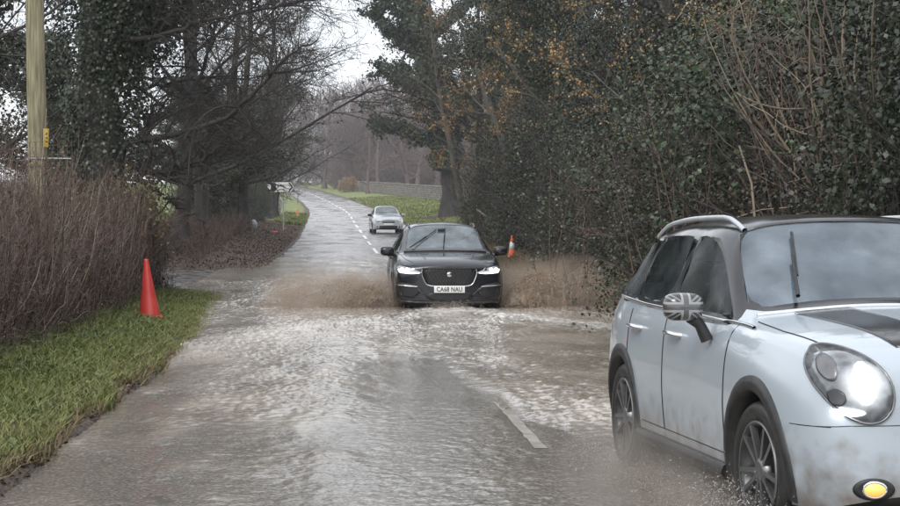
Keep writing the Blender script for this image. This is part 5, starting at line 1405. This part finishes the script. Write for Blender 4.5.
# ------------------------------------------------------------------ the small silver hatchback waiting behind
def hatch():
    S = [(1.98, [(.40, .28), (.55, .30), (.62, .42), (.63, .54), (.60, .64), (.54, .72), (.40, .76), (.2, .78), (0, .785)]),
         (1.86, [(.5, .22), (.72, .24), (.77, .40), (.775, .54), (.75, .66), (.68, .78), (.48, .83), (.24, .855), (0, .86)]),
         (1.58, [(.5, .20), (.79, .22), (.825, .40), (.83, .60), (.81, .74), (.74, .87), (.52, .93), (.26, .95), (0, .955)]),
         (1.22, [(.5, .20), (.81, .22), (.84, .40), (.845, .62), (.83, .80), (.76, .93), (.55, .985), (.28, 1.005), (0, 1.01)]),
         (.95, [(.5, .20), (.81, .22), (.84, .40), (.845, .64), (.83, .82), (.775, .95), (.60, 1.01), (.30, 1.03), (0, 1.035)]),
         (.82, [(.5, .20), (.81, .22), (.84, .40), (.845, .64), (.83, .83), (.78, .96), (.69, 1.015), (.36, 1.05), (0, 1.06)]),
         (-.02, [(.5, .20), (.81, .22), (.835, .40), (.84, .64), (.83, .84), (.79, .97), (.57, 1.41), (.38, 1.47), (0, 1.485)]),
         (-.45, [(.5, .20), (.81, .22), (.835, .40), (.84, .64), (.83, .85), (.79, .98), (.58, 1.425), (.39, 1.49), (0, 1.505)]),
         (-1.15, [(.5, .20), (.81, .22), (.84, .40), (.845, .64), (.83, .86), (.78, 1.0), (.56, 1.40), (.37, 1.46), (0, 1.475)]),
         (-1.6, [(.5, .22), (.79, .24), (.82, .40), (.825, .64), (.80, .86), (.74, 1.0), (.50, 1.33), (.34, 1.39), (0, 1.40)]),
         (-1.88, [(.45, .26), (.70, .28), (.75, .42), (.76, .64), (.73, .84), (.68, .95), (.56, 1.02), (.32, 1.05), (0, 1.06)]),
         (-1.96, [(.4, .34), (.56, .36), (.62, .46), (.64, .62), (.62, .76), (.58, .86), (.45, .9), (.28, .92), (0, .93)])]
    G = [('windscreen', {(5, 6), (5, 7)}, [(0, 1)], .05), ('front_side_window', {(5, 5), (6, 5)}, [0, 1], .05), ('rear_side_window', {(7, 5), (8, 5)}, [0, 1], .05), ('rear_window', {(9, 6), (9, 7)}, [(0, 1)], .05)]
    sh = Shell(S, G, lambda i, j: 1 if j == 0 else 0, dict(x=(1.25, -1.25), y=.80, z=.30, r=.34, d=.6), grow=1.015)
    root = empty('hatchback_car'); tag(root, 'small silver hatchback following behind the black car', 'car')
    body_m = paint('silver_car_paint', (.46, .49, .52), (.52, .55, .58), dirt_top=.5, amount=.4, metal=.3)
    gl = glass('pale_windscreen_glass', (.08, .10, .11), 2.2, clear=.3); cabin(root, .62, .95, -.3, .66); gls = bpy.data.materials['dark_side_glass']
    for k, nm in enumerate(sh.names):
        sh.take(lambda f: f.material_index == 10 + k, nm, gl if nm == 'windscreen' else gls, root, push=.005)
    sh.take(lambda f: f.material_index == 1, 'underbody', black_trim, root)
    sh.take(lambda f: True, 'body', body_m, root)
    for sg, side in ((-1, 'right'), (1, 'left')):
        for xa in (1.25, -1.25):
            wheel(root, (xa, sg * .715, .30), .30, .19, sg, rim_m, 8)
        for xl in (.9, -.3, -1.1): ribbon(sh, 'door_seam', [(xl, .36), (xl, .94)], side, .0, .004, seam_m, root, n=12)
        mirror(root, (.60, sg * .93, 1.0), sg, body_m if sg > 0 else gloss_black, black_trim, size=(.12, .22, .15), arm=[(0, sg * -.1, -.05), (-.02, sg * -.15, -.08)])
        hl = patch(sh, 'headlight', roundpoly([(sg * .42, .66), (sg * .60, .63), (sg * .70, .68), (sg * .69, .80), (sg * .58, .78)], .10, 30), 'front', .006, lens_clear, root, thick=.02, bulge=.01)
        patch(sh, 'lamp_bowl', [(sg * .60 + .04 * math.cos(a), .70 + .035 * math.sin(a)) for a in np.linspace(0, 2 * PI, 16, endpoint=False)], 'front', .024, chrome, hl, thick=.01)
        patch(sh, 'fog_light', [(sg * .60 + .05 * math.cos(a), .36 + .04 * math.sin(a)) for a in np.linspace(0, 2 * PI, 16, endpoint=False)], 'front', .006, mesh_dark, root)
    gp = patch(sh, 'grille', roundpoly([(-.38, .62), (-.34, .69), (.34, .69), (.38, .62), (.3, .575), (-.3, .575)], .1, 36), 'front', .004, mesh_dark, root, thick=.02)
    ribbon(sh, 'grille_bar', [(-.34, .635), (.34, .635)], 'front', .008, .010, chrome, gp, n=16)
    patch(sh, 'lower_intake', roundpoly([(-.52, .33), (-.48, .43), (.48, .43), (.52, .33), (.4, .29), (-.4, .29)], .1, 36), 'front', .004, mesh_dark, root, thick=.02)
    l, nn = sh.hit((0, 0, .51), 'front'); pl = box_part('number_plate', (.012, .52, .11), (0, 0, 0), plate_white, root, .004); pl.location = (l.x + .02, 0, .505)
    wiper(sh, root, (-.45, 1.06), (.0, 1.12), black_trim, off=.02)
    return root
hc = hatch()
hc.location = (2.25, 74.5 * K, float(rz0(74.5 * K)) - .02); hc.rotation_euler = (0, 0, -PI / 2 + .05)
# ================================================================== STREET FURNITURE AND SMALL THINGS
def ground_at(x, y): return float(gz(x, y))
red_m = mat('red_cone_plastic', (.52, .035, .030), (.62, .055, .040), scale=5, rough=.35, bump=.05, coat=.3)
orange_m = mat('orange_cone_plastic', (.62, .10, .03), (.70, .14, .045), scale=5, rough=.4)
band_m = mat('cone_reflective_band', (.62, .62, .62), (.72, .72, .72), scale=20, rough=.35)
white_sheet = mat('sign_face_white', (.74, .74, .72), (.80, .80, .78), scale=3, rough=.4)
ink_m = mat('sign_face_black', (.012, .012, .013), (.025, .025, .025), scale=3, rough=.4)
galv = mat('galvanised_steel', (.30, .31, .31), (.42, .43, .43), scale=8, rough=.45, metal=.6)
def cone(x, y, h, rb, rt, m, base, band=None, name='traffic_cone', label='', tilt=(0, 0)):
    o = empty(name, (x, y, ground_at(x, y) + .01)); o.rotation_euler = (tilt[0], tilt[1], .3); tag(o, label, 'traffic cone')
    b = lathe('cone_body', [(rb * 1.02, .0), (rb, .03), (rb * .93, .045), (rb * .90, .06), (rt + (rb * .88 - rt) * .5, h * .5), (rt, h * .97), (rt * .85, h), (rt * .55, h), (rt * .5, h * .9)], m, o, 32); b.rotation_euler = (PI / 2, 0, 0)
    box_part('base', (base, base, .05), (0, 0, .025), m if band is None else ink_m, o, .02)
    if band:
        r_ = lambda t: rt + (rb * .88 - rt) * (1 - t)
        q = lathe('reflective_band', [(r_(band[0]) + .001, h * band[0]), (r_(band[0]) + .006, h * band[0]), (r_(band[1]) + .006, h * band[1]), (r_(band[1]) + .001, h * band[1])], band_m, o, 32); q.rotation_euler = (PI / 2, 0, 0)
    return o
cone(-2.98, 20.6 * K, .92, .185, .035, red_m, .36, label='tall plain red cone leaning slightly on the left verge', tilt=(0, -.06))
cone(5.10, 41.2 * K, .72, .15, .03, orange_m, .36, (.40, .72), label='red and white striped cone at the roadside beside the black car')
cone(-3.5, 100 * K, .72, .15, .03, orange_m, .36, None, label='small distant orange cone on the grass at the left bend')

# utility pole
px, py = -4.98, 22 * K
pole = empty('utility_pole', (px, py, ground_at(px, py) - .2)); tag(pole, 'weathered timber utility pole rising from the bramble hedge', 'utility pole')
tube('pole_shaft', [(0, 0, 0), (-.04, 0, 3), (-.10, 0, 6), (-.16, 0, 9.2)], [.165, .155, .145, .13], bark_pole, pole, 24, n=24)
yellow_m = mat('yellow_warning_plate', (.50, .33, .06), (.58, .40, .09), scale=4, rough=.4)
sgn = box_part('warning_plate', (.09, .012, .30), (.125, -.11, 2.72), yellow_m, pole, .003, rot=(0, .02, .5))
tri = Geo(); tri.tubes(np.array([[(.155, -.128, 2.72), (.10, -.10, 2.72)], [(.155, -.128, 2.66), (.10, -.10, 2.66)], [(.15, -.128, 2.80), (.105, -.103, 2.76)]]), np.full((3, 2), .009), 4)
tri.build('plate_print', ink_m, sgn)
tube('stay_bracket', [(-.05, -.15, 2.38), (.2, -.17, 2.385), (.55, -.17, 2.38)], .014, galv, pole, 6)
tube('band', [(math.cos(a) * .165 - .02, math.sin(a) * .165, 2.385) for a in np.linspace(0, 2 * PI, 25)], .012, galv, pole, 5)
box_part('cross_arm', (1.5, .10, .12), (-.16, -.18, 8.7), bark_pole, pole, .01)
for k in (-.6, 0, .6):
    i_ = lathe('insulator', [(.03, 0), (.06, .02), (.04, .05), (.06, .08), (.03, .12), (.001, .13)], mat('insulator_glaze', (.12, .07, .05), (.16, .10, .07), rough=.2) if k == -.6 else bpy.data.materials['insulator_glaze'], pole, 16)
    i_.location = (-.16 + k, -.18, 8.76); i_.rotation_euler = (PI / 2, 0, 0)

# direction sign: white flag plate with black border, pointing right
SY = 72 * K; s_ = 1350 / 72
sx = (282 - 345) / s_; sz = CAM_H + (199 - 187) / s_
sign = empty('direction_sign', (sx, SY, ground_at(sx, SY))); tag(sign, 'white arrow ended direction sign with black border on a post', 'sign')
zl = sz - ground_at(sx, SY)
sign.scale = (.76, 1, 1)
def flat(name, pts, y, m, parent, t=.012):
    b = bmesh.new(); vs = [b.verts.new((p[0], y, p[1])) for p in pts]; f = b.faces.new(vs)
    r = bmesh.ops.extrude_face_region(b, geom=[f]); bmesh.ops.translate(b, verts=[v for v in r['geom'] if isinstance(v, bmesh.types.BMVert)], vec=(0, t, 0))
    bmesh.ops.recalc_face_normals(b, faces=b.faces); me = bpy.data.meshes.new(name); b.to_mesh(me); b.free(); return link_mesh(name, me, m, parent)
FS = .76
flag = [(-.80, zl - 0.26), (.62, zl - 0.26), (.86, zl), (.62, zl + 0.26), (-.80, zl + 0.26)]
flat('sign_border', [(p[0] * 1.05, zl + (p[1] - zl) * 1.10) for p in flag], 0, ink_m, sign, .02)
fc = flat('sign_face', flag, -.006, white_sheet, sign, .005)
flat('chevron', [(.44, zl - 0.24), (.56, zl - 0.24), (.80, zl), (.56, zl + 0.24), (.44, zl + 0.24), (.66, zl)], -.010, ink_m, fc, .003)
for k, (a0, a1) in enumerate(((-.40, .14), (-.36, .0))):
    g = Geo(); t = np.linspace(0, 1, 9)
    g.tubes(np.stack([-.36 + .62 * t, 0 * t - .010, zl - .06 - k * .14 + .17 * np.sin(PI * t) * (1 - k * .6)], -1)[None], np.full((1, 9), .022), 4); g.build('sign_lettering', ink_m, fc)
flat('end_panel', [(-.98, zl - .20), (-.60, zl - 0.26), (-.42, zl - .20), (-.42, zl + .1), (-.60, zl + 0.24), (-.98, zl + .24)], -.012, ink_m, sign, .004)
flat('end_mark', [(-1.0, zl - .05), (-.84, zl - .16), (-.74, zl + .0), (-.84, zl + .16), (-1.0, zl + .12)], -.018, white_sheet, sign, .003)
tube('post', [(.10, .05, -.1), (.10, .05, zl + .3)], .045, galv, sign, 12)

# litter on the bank
bx_, by_ = -4.2, 62 * K
sack_m = mat('dirty_white_plastic', (.40, .40, .42), (.58, .58, .60), scale=6, rough=.4, bump=.3)
def crumple(name, label, cat, loc, size, m, seed):
    b = bmesh.new(); bmesh.ops.create_icosphere(b, subdivisions=3, radius=.5)
    for v in b.verts:
        n_ = float(fbm(v.co.x * 3 + seed, v.co.y * 3 + v.co.z * 2.3, seed, 3)); v.co *= 1 + .35 * n_; v.co = Vector((v.co.x * size[0], v.co.y * size[1], (v.co.z + .5) * size[2]))
    me = bpy.data.meshes.new(name); b.to_mesh(me); b.free(); o = link_mesh(name, me, m, None, False); o.location = loc; return tag(o, label, cat)
crumple('plastic_sack', 'crumpled off white plastic sack at the foot of the ivy trunk', 'sack', (bx_, by_, ground_at(bx_, by_) - .02), (.34, .3, .46), sack_m, 3)
rx_, ry_ = (274.5 - 345) * 64 / 1350, 64 * K
crumple('litter_bag', 'small crumpled red litter bag on the leaf bank', 'litter', (rx_, ry_, ground_at(rx_, ry_) - .02), (.34, .22, .18), mat('red_plastic_film', (.30, .02, .02), (.42, .04, .035), rough=.4), 5)

# broken pale branch by the wood
fb = empty('fallen_branch', W(488, 217, 50)); tag(fb, 'pale broken branch sticking out of the undergrowth right of the black car', 'branch')
tube('branch_wood', [(-.42, .1, .30), (-.18, .05, .10), (.02, 0, -.02), (.20, 0, -.20), (.36, -.05, -.42), (.5, -.05, -.9)], [.035, .045, .05, .05, .045, .04], mat('barkless_wood', (.38, .34, .29), (.52, .48, .42), scale=6, rough=.6, mapping=(1, 1, .3)), fb, 9, n=24)
tube('branch_stub', [(-.05, 0, .02), (.02, -.05, .16)], [.025, .008], bpy.data.materials['barkless_wood'], fb, 7)

# distant field wall: coursed stones
rng = rng_(500)
wall_pts = [(13.5, 140), (10.5, 165), (7.0, 195), (3.2, 222), (-1.0, 245)]
wall_m = ramp_multi(mat('grey_wall_stone', (0, 0, 0), scale=.8, rough=.8, island=True), [(.2, (.10, .085, .075)), (.55, (.17, .15, .135)), (.95, (.26, .235, .21))])
wt = resample([(x, y * K) for x, y in wall_pts], 120, False)
swall = empty('stone_wall', (wt[60, 0], wt[60, 1], ground_at(*wt[60]))); tag(swall, 'long low stone wall along the misty bend beyond the grass verge', 'wall')
g = Geo()
def slab(g, c, ax, s):
    ax = np.array([ax[0], ax[1], 0]); n_ = np.array([-ax[1], ax[0], 0]); z = np.array([0, 0, 1.])
    V = np.array([c + ax * s[0] * i + n_ * s[1] * j + z * s[2] * k for k in (-.5, .5) for j in (-.5, .5) for i in (-.5, .5)])
    g.add(V, np.array([[0, 1, 3, 2], [4, 6, 7, 5], [0, 4, 5, 1], [2, 3, 7, 6], [0, 2, 6, 4], [1, 5, 7, 3]]))
d_ = np.diff(wt, axis=0); L_ = np.linalg.norm(d_, axis=1)
for k in range(len(d_)):
    ax = d_[k] / L_[k]; nst = 3
    for course in range(6):
        for q in range(nst):
            t = (q + .5 * (course % 2)) / nst; c = wt[k] + d_[k] * t; z0 = ground_at(*c)
            slab(g, np.array([c[0], c[1], z0 + .13 + course * .25]), ax, (L_[k] / nst * rng.uniform(.9, .98), .45 + rng.uniform(-.05, .05), .25 * rng.uniform(.88, .97)))
so = g.build('stones', wall_m, swall); so.location = -Vector(swall.location); tag(so, kind='stuff')
g = Geo()
for k in range(0, len(d_)):
    ax = d_[k] / L_[k]; c = wt[k] + d_[k] * .5; slab(g, np.array([c[0], c[1], ground_at(*c) + 1.64]), ax, (L_[k] * .96, .55, .16))
so = g.build('coping', wall_m, swall); so.location = -Vector(swall.location); tag(so, kind='stuff')

# ================================================================== SPRAY
spray_m = mat('muddy_droplets', (.42, .35, .285), (.62, .54, .46), scale=3, rough=.15, island=True)
clear_m = mat('dirty_white_droplets', (.46, .42, .38), (.66, .62, .58), scale=3, rough=.12, island=True)
OCT_V = np.array([[1, 0, 0], [-1, 0, 0], [0, 1, 0], [0, -1, 0], [0, 0, 1], [0, 0, -1]], float)
def drops(g, C, D, s, stretch):
    """little water blobs and filaments: six-point bipyramids drawn out along D"""
    N = len(C); D = unit(D); ref = np.where(np.abs(D[:, 2:3]) > .9, np.array([1., 0, 0]), np.array([0, 0, 1.])); U = unit(np.cross(D, ref)); Wv = np.cross(D, U)
    V = C[:, None, :] + np.stack([D * (s * stretch)[:, None], -D * (s * stretch)[:, None], U * s[:, None], -U * s[:, None], Wv * s[:, None], -Wv * s[:, None]], 1)
    k = np.arange(N)[:, None] * 6
    F = np.concatenate([k + np.array([q]) for q in ([0, 2, 1, 4], [0, 4, 1, 3], [0, 3, 1, 5], [0, 5, 1, 2])], 0)
    g.add(V, F)
def throw(rng, src, n, out, up, spread, tmax, fwd):
    """droplets along ballistic paths from the tyre"""
    P = src + rng.normal(size=(n, 3)) * np.array([.12, .35, .05])
    v = np.stack([out * rng.uniform(.15, 1, n) + spread * rng.normal(size=n), fwd * rng.uniform(-.4, 1, n) + spread * rng.normal(size=n), up * rng.uniform(.05, 1, n) ** .8], -1)
    t = rng.uniform(0, 1, n) ** .8 * tmax
    Q = P + v * t[:, None]; Q[:, 2] -= 4.9 * t ** 2
    vel = v.copy(); vel[:, 2] -= 9.8 * t
    return Q, vel
def spray(name, label, src, out, up, n, seed, tmax=.75, spread=.5, fwd=-1.5, s=(.002, .009), m=None, level=WL, st=(1.0, 2.2)):
    rng = rng_(seed); Q, vel = throw(rng, np.array(src), n, out, up, spread, tmax, fwd)
    k = Q[:, 2] > level - .02; Q, vel = Q[k], vel[k]
    g = Geo(); drops(g, Q, vel, rng.uniform(*s, len(Q)) * rng.uniform(.4, 1, len(Q)), rng.uniform(*st, len(Q)))
    return tag(g.build(name, m or spray_m), label, 'spray', kind='stuff')
FY = 30.6
spray('muddy_spray', 'brown sheet of spray thrown out to the left of the black car', (.80, FY, WL), -3.2, 3.1, 30000, 601)
spray('muddy_spray', 'brown sheet of spray thrown out to the right of the black car', (2.80, FY + .3, WL), 5.4, 3.6, 44000, 602)
spray('bow_wave_spray', 'low muddy splash under the bumper of the black car', (1.8, 29.6, WL), 0, 1.3, 9000, 603, .3, 1.0, -1.0)
def splash_sheet(g, src, out, up, ylen, fwd, seed, T=.55, nu=170, nv=90):
    """a torn sheet of muddy water thrown sideways from a tyre"""
    u = np.linspace(0, 1, nu)[:, None]; v = np.linspace(0, 1, nv)[None, :]
    o_ = out * (.65 + .5 * fbm(u * 3.1, 0 * u + seed, seed, 3)); p_ = up * (.72 + .65 * fbm(u * 4.3, 0 * u + seed * 2.1, seed + 1, 4))
    t = v * T * (.8 + .4 * fbm(u * 5, 0 * u, seed + 2, 2))
    X = src[0] + o_ * t + .10 * v * fbm(u * 9, v * 5, seed + 3, 3); Y = src[1] + (u - .4) * ylen + fwd * t * (.5 + u) + .12 * v * fbm(u * 8, v * 6, seed + 4, 3)
    Z = src[2] - .03 + p_ * t - 4.9 * t * t + .08 * v * fbm(u * 10, v * 7, seed + 5, 3)
    hole = fbm(u * 26, v * 14, seed + 6, 4) + .95 * v - .55
    F = grid_faces(nu, nv); hv = hole.ravel(); zz = Z.ravel()
    k = (hv[F].mean(1) < .12) & (zz[F].mean(1) > WL - .04)
    g.add(np.stack([X + 0 * v, Y + 0 * v, Z], -1), F[k])
film_m = mat('muddy_water_sheet', (.30, .24, .185), (.50, .42, .34), scale=5, rough=.12, bump=.4, bscale=18)
_n = film_m.node_tree; _tr = _n.nodes.new('ShaderNodeBsdfTransparent'); _tr.inputs[0].default_value = (.9, .84, .76, 1); _ms = _n.nodes.new('ShaderNodeMixShader'); _ms.inputs[0].default_value = .66
_b = _n.nodes['Principled BSDF']; _n.links.new(_b.outputs[0], _ms.inputs[1]); _n.links.new(_tr.outputs[0], _ms.inputs[2]); _n.links.new(_ms.outputs[0], [q for q in _n.nodes if q.type == 'OUTPUT_MATERIAL'][0].inputs[0])
for side, sx_, lb in ((-1, .86, 'torn sheets of muddy water fanning out left of the black car'), (1, 2.76, 'torn sheets of muddy water fanning out right of the black car')):
    g = Geo()
    for k in range(5):
        splash_sheet(g, (sx_, FY - .1 + .22 * k, WL), side * (2.2 + .65 * k) * (1.35 if side > 0 else 1), 3.0 - .42 * k if side < 0 else 3.5 - .45 * k, .8, -.9 + .3 * k, 30 + 7 * k + (3 if side > 0 else 0), T=.62)
    tag(g.build('splash_sheet', film_m, None, True), lb, 'splash', kind='stuff')
g = Geo()
for k in range(3): splash_sheet(g, (2.05 - .1 * k, 8.35 + .1 * k, float(roadz(2.0, 8.4))), -.9 - .4 * k, 1.1, .5, .6, 91 + 5 * k, T=.2, nu=60, nv=30)
for k in range(3): splash_sheet(g, (1.80 - .1 * k, 10.9 + .1 * k, float(roadz(1.8, 11))), -1.0 - .4 * k, 1.0, .5, .5, 71 + 5 * k, T=.2, nu=60, nv=30)
def mist(name, label, c, r, seed, dens, colour):
    """cloud of fine droplets hanging over the splash"""
    b = bmesh.new(); bmesh.ops.create_icosphere(b, subdivisions=4, radius=1)
    for v in b.verts:
        k = 1 + .30 * float(fbm(v.co.x * 1.6 + seed, v.co.y * 1.6 + v.co.z * 1.3, seed, 3)); v.co = Vector((v.co.x * r[0] * k, v.co.y * r[1] * k, max(v.co.z, -.25) * r[2] * k))
    me = bpy.data.meshes.new(name); b.to_mesh(me); b.free()
    m = bpy.data.materials.new(name + '_volume'); m.use_nodes = True; n = m.node_tree; n.nodes.clear()
    o_ = n.nodes.new('ShaderNodeOutputMaterial'); v_ = n.nodes.new('ShaderNodeVolumePrincipled'); v_.inputs['Color'].default_value = (*colour, 1); v_.inputs['Anisotropy'].default_value = .2
    t = n.nodes.new('ShaderNodeTexCoord'); q = n.nodes.new('ShaderNodeTexNoise'); q.inputs['Scale'].default_value = 2.6; q.inputs['Detail'].default_value = 4; n.links.new(t.outputs['Object'], q.inputs['Vector'])
    gr = n.nodes.new('ShaderNodeVectorMath'); gr.operation = 'DIVIDE'; gr.inputs[1].default_value = r; n.links.new(t.outputs['Object'], gr.inputs[0])
    ln = n.nodes.new('ShaderNodeVectorMath'); ln.operation = 'LENGTH'; n.links.new(gr.outputs[0], ln.inputs[0])
    mr = n.nodes.new('ShaderNodeMapRange'); mr.inputs['From Min'].default_value = 1.05; mr.inputs['From Max'].default_value = .2; mr.inputs['To Max'].default_value = 1; n.links.new(ln.outputs['Value'], mr.inputs[0])
    m2 = n.nodes.new('ShaderNodeMapRange'); m2.inputs['From Min'].default_value = .36; m2.inputs['From Max'].default_value = .66; m2.inputs['To Max'].default_value = dens; n.links.new(q.outputs[0], m2.inputs[0])
    mu = n.nodes.new('ShaderNodeMath'); mu.operation = 'MULTIPLY'; n.links.new(mr.outputs[0], mu.inputs[0]); n.links.new(m2.outputs[0], mu.inputs[1])
    n.links.new(mu.outputs[0], v_.inputs['Density']); n.links.new(v_.outputs[0], o_.inputs['Volume'])
    o = link_mesh(name, me, m); o.location = c; return tag(o, label, 'mist', kind='stuff')
mist('spray_mist', 'brown mist over the splash left of the black car', (-.10, FY + .2, WL + .10), (1.75, 1.1, .66), 7, 4.6, (.74, .60, .48))
mist('spray_mist', 'brown mist over the splash right of the black car', (4.15, FY + .5, WL + .12), (2.5, 1.3, .80), 9, 5.0, (.74, .60, .48))
mist('tyre_mist', 'pale mist low along the sill and tyres of the white car', (1.75, 9.7, -.02), (.55, 1.9, .42), 13, 1.6, (.70, .64, .57))
# water flung from the white car's tyres
spray('tyre_spray', 'fine water flung from the front tyre of the white car', (2.05, 8.5, .0), -.5, 2.0, 20000, 611, .42, .35, 2.4, (.001, .0038), clear_m, -.02, (1.5, 5))
spray('tyre_spray', 'fine water flung from the rear tyre of the white car', (1.78, 11.05, -.08), -.6, 1.3, 14000, 612, .36, .3, 2.0, (.001, .004), clear_m, -.12, (1.2, 4))
spray('tyre_spray', 'muddy water thrown up along the sill of the white car', (1.93, 9.8, -.05), -.5, 1.4, 20000, 613, .36, .45, 1.2, (.001, .004), spray_m, -.12, (1.2, 3.5))

# ================================================================== rain haze
hz = bmesh.new(); bmesh.ops.create_cube(hz, size=1)
for v in hz.verts: v.co = Vector((v.co.x * 1100, 430 + v.co.y * 1000, -2.5 + (v.co.z + .5) * 46))
hm = bpy.data.meshes.new('haze'); hz.to_mesh(hm); hz.free()
m = bpy.data.materials.new('rain_haze'); m.use_nodes = True; n = m.node_tree; n.nodes.clear()
o_ = n.nodes.new('ShaderNodeOutputMaterial'); v_ = n.nodes.new('ShaderNodeVolumePrincipled'); v_.inputs['Color'].default_value = (.90, .92, .95, 1); v_.inputs['Density'].default_value = .0005; v_.inputs['Anisotropy'].default_value = .3
n.links.new(v_.outputs[0], o_.inputs['Volume'])
tag(link_mesh('haze', hm, m), 'thin rain haze', None, kind='stuff')
